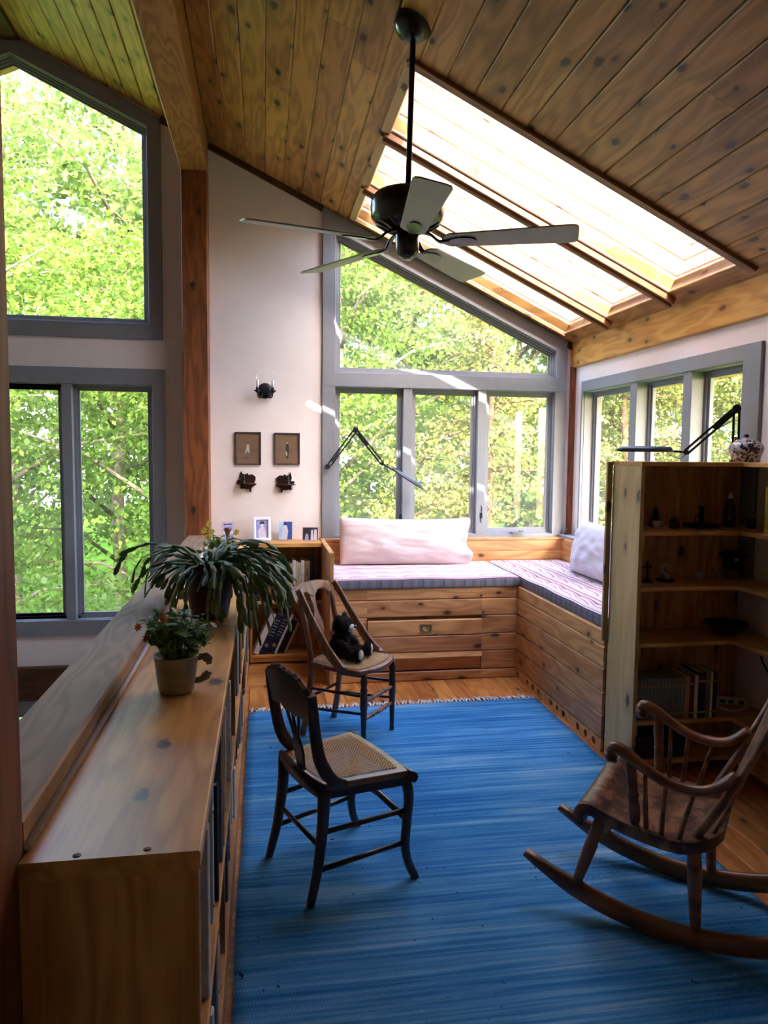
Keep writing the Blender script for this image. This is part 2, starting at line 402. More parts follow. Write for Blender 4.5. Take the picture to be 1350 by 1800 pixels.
w4 = window(BU, [(.492, 2.277), (2.665, 2.277), (2.665, cz(2.665)-.01), (.492, cz(.492)-.01)], [BU], O, AX, AZ, NB, .06, 'grey framed window with a sloping head above the window seat', .022, bead=3)
m = [1.228, 1.893]
w5 = window(BL, [(.492, .985), (2.665, .985), (2.665, 2.2768), (.492, 2.2768)], cas(.60, 2.56, 1.012, 2.275, m, .07), O, AX, AZ, NB, .06, 'row of three grey casements behind the window seat')
add_mull(w5, m, .075, 1.012, 2.275, O, AX, NB)
def latch(root, x, z, n=(0, -1, 0), base=(0, 0, 0)):
    mb = MB(); p = Vector(base)
    mb.tube(catmull([(x, YB-.005, z), (x+.004, YB-.02, z-.06), (x-.002, YB-.012, z-.14), (x-.002, YB-.03, z-.165)], 4), [.004]*13, 6)
    mb.box(x-.012, x+.012, YB-.015, YB, z-.13, z-.08); mb.build('latch_lever', IRON, root)
latch(w5, 1.175, 1.27); latch(w5, 1.90, 1.28)
mb = MB(); c = at(911, 938, Y=6.22); mb.box(c.x-.06, c.x+.05, 6.2, 6.25, 1.012, 1.03); mb.lathe([(.02, 0), (.022, .012), (.012, .02)], (c.x+.02, 6.215, 1.03), 12)
mb.tube([(c.x+.02, 6.2, 1.045), (c.x+.055, 6.19, 1.04)], .006, 6); mb.build('window_crank', CHROME, w5)
NRW = (-1, 0, 0)
y0, y1, z0, z1 = RWO
RM = [4.44, 5.148]
w6 = window(rect(y0, y1, z0, z1), rect(3.715, 6.045, .985, 2.352), cas(y0, y1, z0, z1, RM, .09), (XR, 0, 0), (0, 1, 0), AZ, NRW, .10, 'row of three grey casements in the side wall beside the tall bookcase')
add_mull(w6, RM, .10, z0, z1, (XR, 0, 0), (0, 1, 0), NRW)
st = MB().box(2.62, 2.745, 3.75, 6.24, .986, 1.008).build('trim_1', GREY, bevel=.004); tag(st, kind='structure')

# ---- roof slab, ceiling boards
SKX = (.76, 2.585); SKY = [(3.735, 4.465), (4.575, 5.345), (5.465, 6.125)]
def slab(mb, x0, x1, ya, yb, n0, n1):
    vs = [cp(x, y, n) for x in (x0, x1) for y in (ya, yb) for n in (n0, n1)]
    mb.add(vs, [(0, 1, 3, 2), (4, 6, 7, 5), (0, 4, 5, 1), (2, 3, 7, 6), (0, 2, 6, 4), (1, 5, 7, 3)])
mb = MB(); ov = .5
ys = [YF-.2]+[v for q in SKY for v in q]+[YB+ov]
slab(mb, RX, SKX[0], YF-.2, YB+ov, .016, .09); slab(mb, SKX[1], XR+.8, YF-.2, YB+ov, .016, .09)  # side eave lengthened, out of view, to keep sun off the side windows
for i in range(0, len(ys), 2): slab(mb, SKX[0], SKX[1], ys[i], ys[i+1], .016, .09)
q = [Vector((RX, 0, RZ)), Vector((XL-.4, 0, cz(XL-.4)))]; NL = Vector((-SL, 0, 1)).normalized()
vs = [p+Vector((0, y, 0))+NL*n for p in q for y in (YF-.2, YB+ov) for n in (.016, .09)]
mb.add(vs, [(0, 1, 3, 2), (4, 6, 7, 5), (0, 4, 5, 1), (2, 3, 7, 6), (0, 2, 6, 4), (1, 5, 7, 3)])
ceiling = mb.build('ceiling', CEIL); tag(ceiling, kind='structure')
dX = .1425; SLN = math.sqrt(1+SL*SL)
def ceil_boards(xa, xb):
    n = round((xb-xa)/dX); d = (xb-xa)/n
    for i in range(n):
        x0, x1 = xa+i*d, xa+(i+1)*d; spans = [(-1.0, YB)]
        if x1 > SKX[0]-.02 and x0 < SKX[1]+.02:
            if x0 >= SKX[0]-.03 and x1 <= SKX[1]+.03: spans = [(-1.0, SKY[0][0]), (SKY[2][1], YB)]
            else: spans = [(-1.0, YB)]
        for a, c in spans:
            j = [a]+([R.uniform(a+.8, c-.5)] if c-a > 3 and R.random() < .75 else [])+[c]
            for ya, yb in zip(j[:-1], j[1:]):
                if x0 < SKX[0] < x1-.001 and yb > SKY[0][0] and False: continue
                board('ceiling_board', cp((x0+x1)/2, (ya+yb)/2, .008), (0, 1, 0), TAN, yb-ya-.001, d*SLN-.0016, .016, CEIL, ceiling, .0075)
ceil_boards(RX+.01, -.63); ceil_boards(-.43, SKX[0]-.001); ceil_boards(SKX[0]+.0, SKX[1]); 
x0, x1 = SKX[1], XR+.0
board('ceiling_board', cp((x0+x1)/2, 2.65, .008), (0, 1, 0), TAN, 7.2, (x1-x0)*SLN, .016, CEIL, ceiling, .0045)
for k in range(4):
    xm = RX-.07-k*.1425; p = Vector((xm, 2.6, cz(xm)))+NL*.008
    board('ceiling_board', p, (0, 1, 0), (1, 0, SL), 7.3, .156, .016, CEIL, ceiling, .0045)

# ---- skylight wells
WD = .46                                  # depth of the wells, square to the roof
def well(i, ya, yb):
    root = struct_empty('window_%d' % (7+i), 'skylight over the window seat with a board lined well')
    x0, x1 = SKX; n = 4; h = WD/n; L = (x1-x0)*SLN
    for k in range(n):
        nn = .0+h*(k+.5)
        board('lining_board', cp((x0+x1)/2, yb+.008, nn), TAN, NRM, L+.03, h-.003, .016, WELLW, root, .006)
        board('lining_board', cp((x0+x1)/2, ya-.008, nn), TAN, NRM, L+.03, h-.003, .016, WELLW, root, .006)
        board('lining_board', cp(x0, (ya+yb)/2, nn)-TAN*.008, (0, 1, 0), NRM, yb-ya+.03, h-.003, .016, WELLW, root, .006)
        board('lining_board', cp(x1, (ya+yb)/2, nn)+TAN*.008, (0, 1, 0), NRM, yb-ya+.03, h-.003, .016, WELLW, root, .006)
    mb = MB()
    ring(mb, [(x0-.06, ya-.05), (x1+.06, ya-.05), (x1+.06, yb+.05), (x0-.06, yb+.05)], [(x0+.02, ya+.02), (x1-.02, ya+.02), (x1-.02, yb-.02), (x0+.02, yb-.02)],
         cp(0, 0, WD), Vector((1, 0, -SL)), Vector((0, 1, 0)), NRM*.06); mb.build('skylight_frame', WHITE, root)
    mb = MB(); slab(mb, x0, x1, ya, yb, WD+.03, WD+.036); mb.build('pane', GLASS, root)
    mb = MB(); t = .02                      # curb outside the lining keeps stray light out
    for aa, bb in ((ya-.03-t, ya-.018), (yb+.018, yb+.03+t)): slab(mb, x0-.05, x1+.05, aa, bb, .02, WD+.005)
    slab(mb, x0-.07, x0-.02, ya-.05, yb+.05, .02, WD+.005); slab(mb, x1+.02, x1+.07, ya-.05, yb+.05, .02, WD+.005)
    mb.build('curb', DARKTRIM, root)
    return root
wells = [well(i, a, c) for i, (a, c) in enumerate(SKY)]
# trim around and between the skylights
TRW = wood('skylight_trim', (150, 104, 66), (110, 70, 40), (60, 36, 22), .15, .45)
tr = struct_empty('trim_2', 'flat wooden trim around the skylights')
L = (SKX[1]-SKX[0])*SLN; xm = sum(SKX)/2
board('trim_board', cp(xm+.01, SKY[0][0]-.028, -.012), TAN, (0, 1, 0), L+.12, .058, .022, TRW, tr, .003)
for a, c in ((SKY[0][1], SKY[1][0]), (SKY[1][1], SKY[2][0])):
    board('trim_board', cp(xm+.02, (a+c)/2, -.02), TAN, (0, 1, 0), L+.1, c-a-.028, .045, TRW, tr, .004)
    board('trim_board', cp(xm+.02, (a+c)/2, -.05), TAN, (0, 1, 0), L+.1, .036, .02, TRW, tr, .003)
for a, c in SKY: board('trim_board', cp(SKX[0]-.026, (a+c)/2, -.008), (0, 1, 0), TAN, c-a+.05, .056, .018, PALE, tr, .003)
board('trim_board', cp(xm, SKY[2][1]+.02, -.008), TAN, (0, 1, 0), L+.05, .034, .018, TRW, tr, .003)
# ---- timbers
def timber(name, *a, label, mat=TIMBER, g='Y', ch=.006):
    o = plank(name, *a, g, mat, None, ch); o['kind'] = 'structure'; o['label'] = label; return o
timber('trim_3', -.63, -.43, YF, YB, 3.90, 4.30, label='heavy fir purlin under the board ceiling')
timber('trim_13', RX-.07, RX+.07, YF, YB, RZ-.06, RZ+.12, label='ridge board where the two roof slopes meet', mat=DARKTRIM)
timber('trim_4', -.63, -.43, 6.06, YB, -.25, 3.90, label='reddish timber post beside the gable window', mat=POSTW, g='Z')
timber('trim_5', -.625, -.428, 1.16, 1.358, -.25, 3.90, label='timber post standing at the end of the low bookcase', mat=POSTW, g='Z')
timber('trim_6', -.60, -.428, 1.358, 6.06, .90, 1.04, label='weathered timber rail with reflected light in its grey colour on the half wall along the low bookcase', mat=LEDGE)
timber('trim_7', 2.705, 2.78, YF, YB, 2.488, 2.735, label='pale timber plate along the top of the side wall', mat=YTIMBER)
timber('trim_8', 2.70, 2.75, 6.205, 6.255, .98, 2.50, label='slim timber strip in the corner between the windows', mat=POSTW, g='Z')
timber('trim_9', -3.9, -.61, 6.18, YB, -.315, -.045, label='dark timber beam between the upper and lower windows', mat=DARKTRIM, g='X')
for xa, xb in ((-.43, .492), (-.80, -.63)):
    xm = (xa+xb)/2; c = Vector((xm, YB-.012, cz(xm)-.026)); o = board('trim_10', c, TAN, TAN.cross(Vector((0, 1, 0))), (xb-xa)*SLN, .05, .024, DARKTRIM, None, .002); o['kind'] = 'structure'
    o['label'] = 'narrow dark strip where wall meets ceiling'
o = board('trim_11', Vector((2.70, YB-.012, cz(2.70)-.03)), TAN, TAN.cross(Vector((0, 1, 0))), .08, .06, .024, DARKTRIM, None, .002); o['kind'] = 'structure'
o = MB().tube([(-.424, 1.36, .988), (-.424, 6.2, .988)], .009, 8).build('trim_12', WHITE); o['kind'] = 'structure'; o['label'] = 'pale cord lying where the counter meets the rail'
# ================================================================== BUILT-IN FURNITURE
def boards_x(parent, mat, x0, x1, yface, zs, thick=.018, name='board', sgn=1, ch=.0075):
    for a, c in zip(zs[:-1], zs[1:]): plank(name, x0, x1, min(yface, yface+sgn*thick), max(yface, yface+sgn*thick), a+.0007, c-.0007, 'X', mat, parent, ch)
# ---- window seat under the back windows
BY, BX = 5.31, 1.92
seat1 = thing('window_seat', 'cedar board window seat with a brass pull on its drawer, under the back windows', 'bench', (1.2, 5.8, 0))
ZS = [0, .073, .217, .351, .492, .621, .712]
boards_x(seat1, CEDAR, .505, .757, BY, ZS); boards_x(seat1, CEDAR, 1.641, BX, BY, ZS)
boards_x(seat1, CEDAR, .757, 1.641, BY, [0, .073]); boards_x(seat1, CEDAR, .757, 1.641, BY, [.492, .621]); boards_x(seat1, CEDAR, .757, 1.641, BY, [.621, .712])
boards_x(seat1, CEDAR, .757, 1.641, BY+.022, [.073, .176])
MB().box(.757, 1.641, BY+.045, BY+.06, .07, .495).build('carcass', PINED, seat1)
plank('seat_deck', .505, BX, BY+.018, YB, .69, .711, 'X', CEDAR, seat1)
dr = MB().box(.762, 1.637, BY-.002, BY+.02, .18, .468).build('drawer', CEDAR, seat1)
for a, c in ((.225, .348), (.350, .470)): plank('drawer_board', .761, 1.638, BY-.016, BY+.004, a+.001, c-.001, 'X', CEDAR, dr, .006)
board('drawer_lip', (1.2, BY-.011, .20), (1, 0, 0), (0, .5, 1), .877, .05, .018, CEDARL, dr, .004)
mb = MB(); px, pz = 1.202, .405
mb.prism(rect(px-.046, px+.046, pz-.032, pz+.032), (0, BY-.019, 0), AX, AZ, (0, .003, 0), holes=[[(px+.026*math.cos(2*PI*k/16), pz-.004+.021*math.sin(2*PI*k/16)) for k in range(16)]])
mb.tube([(px-.02, BY-.021, pz+.008), (px-.018, BY-.024, pz-.012), (px, BY-.026, pz-.018), (px+.018, BY-.024, pz-.012), (px+.02, BY-.021, pz+.008)], .003, 6)
for sx in (-1, 1):
    for sz in (-1, 1): mb.lathe([(.004, 0), (.003, .002)], (px+sx*.039, BY-.019, pz+sz*.025), 8, axis=(0, -1, 0))
pl = mb.build('flush_pull', BRASS, dr); pl['label'] = 'brass flush ring pull'
# ---- window seat along the side wall
seat2 = thing('window_seat', 'cedar board window seat with round vent holes in its plinth, under the side windows', 'bench', (2.3, 4.6, 0))
for a, c in zip(ZS[1:-1], ZS[2:]): plank('board', BX, BX+.018, 3.86, BY-.001, a+.0007, c-.0007, 'Y', CEDAR, seat2, .0075)
holes = []
for q in (5.261, 5.052, 4.937, 4.836, 4.606, 4.498, 4.394, 4.175, 4.061, 3.952): holes.append([(q+.025*math.cos(2*PI*k/14), .034+.025*math.sin(2*PI*k/14)) for k in range(14)])
mb = MB().prism(rect(3.86, BY-.002, .002, .072), (BX+.018, 0, 0), (0, 1, 0), AZ, (-.018, 0, 0), holes=holes); pl = mb.build('plinth', CEDAR, seat2)
MB().box(BX+.30, BX+.31, 3.86, BY, 0, .69).build('carcass', PINED, seat2)
plank('seat_deck', BX+.018, 2.72, 3.86, YB, .69, .7105, 'Y', CEDAR, seat2)
# ---- panelling above the seats
pan = struct_empty('trim_14', 'low knotty cedar panelling with a flat cap below the back windows')
for a, c in ((.712, .79), (.79, .872), (.872, .966)): plank('board', .505, 2.625, 6.145, 6.163, a+.0007, c-.0007, 'X', CEDARL, pan, .004)
plank('cap', .505, 2.635, 6.138, YB, .966, .986, 'X', CEDARL, pan, .003)
pan2 = struct_empty('trim_15', 'low knotty cedar panelling with a flat cap below the side windows')
for a, c in ((.712, .79), (.79, .872), (.872, .966)): plank('board', 2.618, 2.636, 3.87, 6.144, a+.0007, c-.0007, 'Y', CEDARL, pan2, .004)
plank('cap', 2.61, XR, 3.87, 6.137, .966, .9855, 'Y', CEDARL, pan2, .003)
# ---- divider at the end of the seat
dv = thing('bench_end_panel', 'tall cedar end panel between the window seat and the small bookcase', 'panel', (.487, 5.75, 0))
plank('panel', .474, .503, 5.262, YB, 0, .972, 'Z', CEDAR, dv, .003)
plank('cap', .470, .507, 5.256, YB, .972, .99, 'Y', CEDARL, dv, .003)

# ---- mattress cushions
def stripe_mat(name, axis, seedoff):
    t = NT(name); tc = t.n('ShaderNodeTexCoord').outputs['Object']; sp = t.n('ShaderNodeSeparateXYZ'); t.set(sp.inputs[0], tc)
    u = sp.outputs[axis]; m = t.math('MULTIPLY', u, 1/.19); fr = t.math('FRACT', t.math('ADD', m, 10+seedoff))
    W, P, Q, G = lin((226, 214, 212)), lin((196, 150, 162)), lin((172, 118, 134)), lin((150, 140, 150))
    col = t.ramp(fr, [(0, W), (.10, P), (.16, W), (.20, Q), (.30, W), (.38, P), (.46, Q), (.52, W), (.66, P), (.70, W), (.80, G), (.82, W), (.90, P)], 'CONSTANT')
    n = t.noise(tc, 300, 2.); col = t.mix(.25, col, t.ramp(n, [(.3, (.55, .5, .5, 1)), (.7, (1, 1, 1, 1))]), 'MULTIPLY')
    return t.bsdf(col, .95, .1, bump=n, bs=.15, bd=.002)
def plaid_mat():
    t = NT('grey_blue_plaid'); tc = t.n('ShaderNodeTexCoord').outputs['Object']; cols = []
    f = None
    sp = t.n('ShaderNodeSeparateXYZ'); t.set(sp.inputs[0], tc); u = t.math('ADD', sp.outputs[0], sp.outputs[1])
    a = t.ramp(t.math('FRACT', t.math('MULTIPLY', t.math('ADD', u, 10.), 1/.16)), [(0, lin((134, 130, 136))), (.3, lin((114, 118, 126))), (.5, lin((142, 128, 134))), (.7, lin((122, 122, 128))), (.9, lin((104, 106, 116)))], 'CONSTANT')
    b2 = t.ramp(t.math('FRACT', t.math('MULTIPLY', sp.outputs[2], 1/.045)), [(0, (1, 1, 1, 1)), (.6, (.8, .8, .84, 1))], 'CONSTANT')
    return t.bsdf(t.mix(.8, a, b2, 'MULTIPLY'), .95, .1)
PLAID = plaid_mat()
def cushion(x0, x1, y0, y1, z0, z1, name, label, topmat, tuft):
    nx, ny = int((x1-x0)/.02), int((y1-y0)/.02); vs = []; hs = {}
    tx = [x0+(i+.5)*(x1-x0)/tuft[0] for i in range(tuft[0])]; ty = [y0+(i+.5)*(y1-y0)/tuft[1] for i in range(tuft[1])]
    def top(x, y):
        e = min(x-x0, x1-x, y-y0, y1-y); z = z1-.012*math.exp(-e/.012)+.007*mnoise.noise(Vector((x*3, y*3, 1)))
        for a in tx:
            for c in ty:
                d = (x-a)**2+(y-c)**2; z -= .017*math.exp(-d/.0016)
        return z
    r = [[(lerp(x0, x1, i/nx), lerp(y0, y1, j/ny)) for j in range(ny+1)] for i in range(nx+1)]
    vs = [(x, y, top(x, y)) for row in r for x, y in row]; n1 = ny+1
    fs = [(i*n1+j, (i+1)*n1+j, (i+1)*n1+j+1, i*n1+j+1) for i in range(nx) for j in range(ny)]
    root = thing(name, label, 'cushion', ((x0+x1)/2, (y0+y1)/2, z0))
    MB().add(vs, fs, 0, True).build('ticking_top', topmat, root)
    per = [(i, 0) for i in range(nx)]+[(nx, j) for j in range(ny)]+[(i, ny) for i in range(nx, 0, -1)]+[(0, j) for j in range(ny, 0, -1)]
    mb = MB(); L = []
    for i, j in per:
        x, y = r[i][j]; zt = top(x, y); ox = (-1 if i == 0 else 1 if i == nx else 0); oy = (-1 if j == 0 else 1 if j == ny else 0)
        L.append([(x, y, zt), (x+ox*.004, y+oy*.004, zt-.012), (x+ox*.006, y+oy*.006, (z0+z1)/2), (x+ox*.004, y+oy*.004, z0+.01), (x, y, z0)])
    n = len(L); k = 5
    mb.add([p for q in L for p in q], [(i*k+j, i*k+j+1, ((i+1) % n)*k+j+1, ((i+1) % n)*k+j) for i in range(n) for j in range(k-1)], 0, True)
    mb.add([(x0, y0, z0), (x1, y0, z0), (x1, y1, z0), (x0, y1, z0)], [(3, 2, 1, 0)]); mb.build('side_band', PLAID, root)
    pip = MB(); pts = [Vector((x, y, top(x, y)-.004)) for x, y in [r[i][j] for i, j in per[::2]]]; pip.tube(pts+[pts[0]], .004, 5); pip.build('piping', plain('piping_mauve', (120, 90, 108), .9, .1), root)
    bt = plain('tuft_thread', (150, 100, 120), .9, .1)
    for a in tx:
        for c in ty: MB().lathe([(.001, .004), (.006, .002), (.008, 0), (.006, -.003)], (a, c, top(a, c)), 8).build('tuft', bt, root)
cushion(.512, 1.928, 5.30, 6.14, .712, .792, 'seat_cushion', 'pink striped tufted cushion on the seat under the back windows', stripe_mat('pink_ticking_across', 1, 0), (7, 4))
cushion(1.942, 2.606, 3.87, 6.14, .712, .795, 'seat_cushion', 'pink striped tufted cushion on the seat along the side windows', stripe_mat('pink_ticking_along', 0, .4), (4, 9))
# ---- pillows
def pillow(name, label, w, h, t, mw, mat, flap=True, seed=1, nseg=64, sag=.0):
    """case in local x (width) z (height), thickness along y; the open hem at +x is loose and folded"""
    mb = MB(); n = nseg; m_ = 44
    def P(u, v, side):
        e = (1-abs(2*u-1)**3.2)*(1-abs(2*v-1)**2.6); th = t/2*max(e, 0)**.55
        fl = max(0, (u-.80)/.20) if flap else 0
        th = th*(1-.75*sm(fl))+.006
        x = (u-.5)*w; z = v*h
        x -= .025*w*(1-(2*v-1)**2)*(2*u-1)*-1*.0
        pinch = .05*h*(1-(2*u-1)**2)
        z = z - pinch*(v)*.9 + pinch*.1
        q = Vector((u*4+seed*3.1, v*3, side*2.0))
        wr = mnoise.noise(q*1.3)*.020+mnoise.noise(Vector((u*3+v*6+seed, v*2-u*7, side*3)))*.016+abs(mnoise.noise(Vector((u*5-v*3, v*9+u*2+seed, side*5))))*(.014 if flap else .006)
        d = side*(th+wr*(e**.4 if e > 0 else 0))
        if fl: d += .03*sm(fl)*math.sin(v*17+seed); x += .02*fl*math.sin(v*9)
        d += .012*math.sin(v*3)*0
        return (x, d, z+sag*math.sin(PI*u)*0)
    for side in (-1, 1):
        vs = [P(i/n, j/m_, side) for i in range(n+1) for j in range(m_+1)]
        f = [(i*(m_+1)+j, (i+1)*(m_+1)+j, (i+1)*(m_+1)+j+1, i*(m_+1)+j+1) for i in range(n) for j in range(m_)]
        mb.add(vs, [q if side < 0 else q[::-1] for q in f], 0, True)
    bm = bmesh.new(); me = bpy.data.meshes.new('t'); me.from_pydata(mb.v, [], mb.f); bm.from_mesh(me)
    bmesh.ops.remove_doubles(bm, verts=bm.verts[:], dist=.0005)
    k = 0
    # close the rim
    bmesh.ops.holes_fill(bm, edges=[e for e in bm.edges if e.is_boundary], sides=0) if False else None
    ed = [e for e in bm.edges if e.is_boundary]
    if ed: bmesh.ops.bridge_loops(bm, edges=ed)
    bm.to_mesh(me); bm.free(); me.materials.append(mat)
    for p in me.polygons: p.use_smooth = True
    o = bpy.data.objects.new(name, me); link(o, None, mw); tag(o, label, 'pillow'); return o
PINKP = plain('pink_cotton', (206, 182, 180), .95, .1, var=.03, nscale=60, bump=.06)
WHITEP = plain('white_cotton', (214, 208, 218), .95, .1, var=.02, nscale=60, bump=.06)
a = math.radians(20)
mw = Matrix.Translation((1.17, 5.930, .797)) @ Matrix.Rotation(-a, 4, 'X') @ Matrix.Rotation(math.radians(.7), 4, 'Y')
pillow('bed_pillow', 'pale pink pillow in an open ended case leaning below the back windows', 1.10, .40, .20, mw, PINKP, True, 1)
mw = Matrix.Translation((2.425, 5.08, .794)) @ Matrix.Rotation(math.radians(-90), 4, 'Z') @ Matrix.Rotation(math.radians(-14), 4, 'X')
pillow('bed_pillow', 'white pillow leaning against the panelling below the side windows', .80, .42, .22, mw, WHITEP, False, 5)

# ---- rug
def rug_mat():
    t = NT('blue_woven_rug'); tc = t.n('ShaderNodeTexCoord').outputs['Object']
    st = t.noise(t.map(tc, (.55, 9, 1)), 1., 4., .6); st2 = t.noise(t.map(tc, (1.5, 55, 1)), 1., 2.); bl = t.noise(tc, 1.1, 2.)
    f = t.math('ADD', t.math('ADD', t.math('MULTIPLY', st, .5), t.math('MULTIPLY', st2, .25)), t.math('MULTIPLY', bl, .3))
    col = t.ramp(f, [(.33, lin((26, 90, 140))), (.47, lin((46, 122, 180))), (.57, lin((82, 152, 200))), (.70, lin((158, 192, 212)))])
    sp = t.n('ShaderNodeSeparateXYZ'); t.set(sp.inputs[0], tc)
    # herringbone like ribs of the weave
    sx = t.math('SINE', t.math('ADD', t.math('MULTIPLY', sp.outputs[0], 620.), t.math('MULTIPLY', t.math('SINE', t.math('MULTIPLY', sp.outputs[1], 300.)), 1.2)))
    sy = t.math('SINE', t.math('MULTIPLY', sp.outputs[1], 420.)); wv = t.math('MULTIPLY_ADD', t.math('MULTIPLY', sx, sy), .5, .5)
    col = t.mix(t.math('MULTIPLY', wv, .30), col, t.ramp(st2, [(.4, lin((18, 62, 108))), (.75, lin((170, 194, 208)))]))
    fl = t.ramp(t.noise(tc, 34., 2.), [(.735, (0, 0, 0, 1)), (.76, (1, 1, 1, 1))]); col = t.mix(fl, col, lin((12, 40, 80)))
    h = t.math('ADD', wv, t.math('MULTIPLY', t.noise(tc, 140., 2.), .8))
    return t.bsdf(col, .95, .08, bump=h, bs=.55, bd=.004)
x0, x1, y0, y1 = -.10, 1.885, -1.2, 4.77
nx, ny = 40, 110; mb = MB(); v = []
for i in range(nx+1):
    for j in range(ny+1):
        x, y = lerp(x0, x1, i/nx), lerp(y0, y1, j/ny)
        if j == ny: y += .015*mnoise.noise(Vector((x*3, 0, 0)))+.02*(x-x0)/(x1-x0)
        x += .010*mnoise.noise(Vector((y*1.7, i, 3))) if i in (0, nx) else 0
        v.append((x, y, .0105+.0025*mnoise.noise(Vector((x*3, y*3, 0)))))
n1 = ny+1
rug = thing('area_rug', 'large blue flat woven rug with a white fringe on the pine floor', 'rug', (.9, 2, 0))
mb.add(v, [(i*n1+j, (i+1)*n1+j, (i+1)*n1+j+1, i*n1+j+1) for i in range(nx) for j in range(ny)], 0, True)
per = [i*n1 for i in range(nx)]+[nx*n1+j for j in range(ny)]+[i*n1+ny for i in range(nx, 0, -1)]+[j for j in range(ny, 0, -1)]
b0 = len(mb.v); mb.v += [(mb.v[i][0], mb.v[i][1], .0005) for i in per]
for k in range(len(per)): mb.f.append((per[k], b0+k, b0+(k+1) % len(per), per[(k+1) % len(per)])); mb.m.append(0); mb.s.append(False)
mb.build('weave', rug_mat(), rug)
FR = plain('fringe_cotton', (214, 206, 204), .95, .1)
rr = random.Random(3)
for k in range(78):
    x = x0+.01+(x1-x0-.02)*(k+.5)/78+rr.uniform(-.006, .006); y = y1+.02*(x-x0)/(x1-x0)
    mb = MB()
    for s_ in range(3):
        d = rr.uniform(-.03, .03); l = rr.uniform(.065, .11)
        mb.tube([(x, y-.004, .009), (x+d*.3+s_*.003, y+l*.4, .012), (x+d+s_*.004, y+l, .004)], [.0042, .0042, .0026], 5)
    mb.build('fringe_tassel', FR, rug)

# ---- long low bookcase and its counter
CX0, CX1, CY0, CZ = -.428, -.115, 1.317, .98
lb = thing('low_bookcase', 'long low pine bookcase with a thick plank top beside the rail', 'bookcase', (-.27, 3.6, 0))
CTOP = wood('counter_pine', (234, 178, 98), (198, 136, 64), (54, 30, 20), 1.3, .36, kscale=.75, coat=.12)
plank('top_board', CX0, CX1, CY0, 3.108, .944, CZ, 'Y', CTOP, lb, .003); plank('top_board', CX0, CX1, 3.110, YB-.01, .944, CZ, 'Y', CTOP, lb, .003)
DOW = wood('dowel_plug', (140, 92, 50), (110, 66, 34), kd=0)
for px_, py_ in ((135, 1504), (259, 1493)):
    c = at(px_, py_, Z=CZ); MB().lathe([(.0075, -.004), (.0075, .0008), (.0001, .001)], c, 12).build('dowel_plug', DOW, lb)
plank('end_panel', CX0, CX1-.003, CY0+.004, CY0+.028, 0, .944, 'Z', PINED, lb, .002)
plank('plinth', CX0, -.118, CY0+.03, 5.94, 0, .14, 'Y', PINED, lb, .003)
plank('shelf', CX0, -.119, CY0+.03, 5.94, .462, .487, 'Y', PINE, lb, .003)
DIV = [CY0+.016, 2.24, 3.15, 4.06, 4.97, 5.93]
for y in DIV[1:]: plank('divider', CX0, -.122, y-.011, y+.011, .141, .943, 'Z', PINED, lb, .002)
plank('back_panel', CX0, CX0+.008, CY0+.03, 5.94, .1, .94, 'Y', PINED, lb, .001)
# ---- books
PAGE = plain('book_pages', (214, 200, 170), .9, .1)
BC = {'maroon': (92, 34, 32), 'navy': (28, 36, 62), 'brown': (98, 62, 40), 'forest green': (38, 62, 44), 'black': (26, 24, 26), 'cream': (206, 190, 156), 'grey': (120, 122, 124), 'white': (222, 218, 212), 'tan': (166, 130, 88), 'slate blue': (74, 98, 124), 'olive': (110, 104, 62), 'rust': (150, 72, 40)}
BM = {k: plain('cloth_'+k.replace(' ', '_'), v_, .6, .3) for k, v_ in BC.items()}
FOIL = plain('gilt_foil', (170, 140, 80), .4, .5, .8)
PALEF = plain('pale_print', (190, 186, 176), .7, .2)
def book_mb(t, h, d, bands=0):
    """spine at y=0 facing -y, depth to +y, thickness along x (0..t), height z"""
    mb = MB(); c = .0025; k = 5
    sp = [(t/2+t/2*math.cos(a), -.004*math.sin(a)) for a in [PI-PI*i/k for i in range(k+1)]]
    out = [(0, d)]+[(0, .0)]+sp[1:-1]+[(t, 0)]+[(t, d), (t-c, d), (t-c, .003), (c, .003), (c, d)]
    mb.prism(out, (0, 0, 0), (1, 0, 0), (0, 1, 0), (0, 0, h))
    mb.box(c, t-c, .003, d-.004, .004, h-.004, 1)
    for q in range(bands):
        z = h*(.12, .80, .5, .3)[q]; mb.box(.0012, t-.0012, -.0046, .002, z, z+.006, 2)
    return mb
def book(col, t, h, d, mw, label, group, bands=1, cat='book', foil=None):
    o = book_mb(t, h, d, bands).build('book', [BM[col], PAGE, foil or (PALEF if col in ('black', 'navy', 'forest green', 'maroon') else FOIL)], None, mw); return tag(o, label, cat, group)
rb = random.Random(11)
names = list(BC)
RZ90 = Matrix.Rotation(math.radians(90), 4, 'Z')      # spine towards +x
for si, (zb, hmin, hmax) in enumerate(((.487, .27, .41), (.141, .2, .30))):
    for a, c in zip(DIV[:-1], DIV[1:]):
        y = a+.016
        while y < c-.05:
            t = rb.uniform(.024, .055); h = rb.uniform(hmin, hmax); d = rb.uniform(.16, .235)
            if y+t > c-.013: break
            if rb.random() < .06: y += rb.uniform(.03, .07); continue
            col = rb.choice(names); out = rb.uniform(-.004, .045)
            book(col, t-.001, h, d, Matrix.Translation((-.128-out, y, zb+.001)) @ RZ90, '%s spined book on the %s shelf of the long low bookcase' % (col, ('upper', 'lower')[si]), '%s books on the %s shelf of the long bookcase' % (col, ('upper', 'lower')[si]), rb.choice((0, 1, 2)))
            y += t
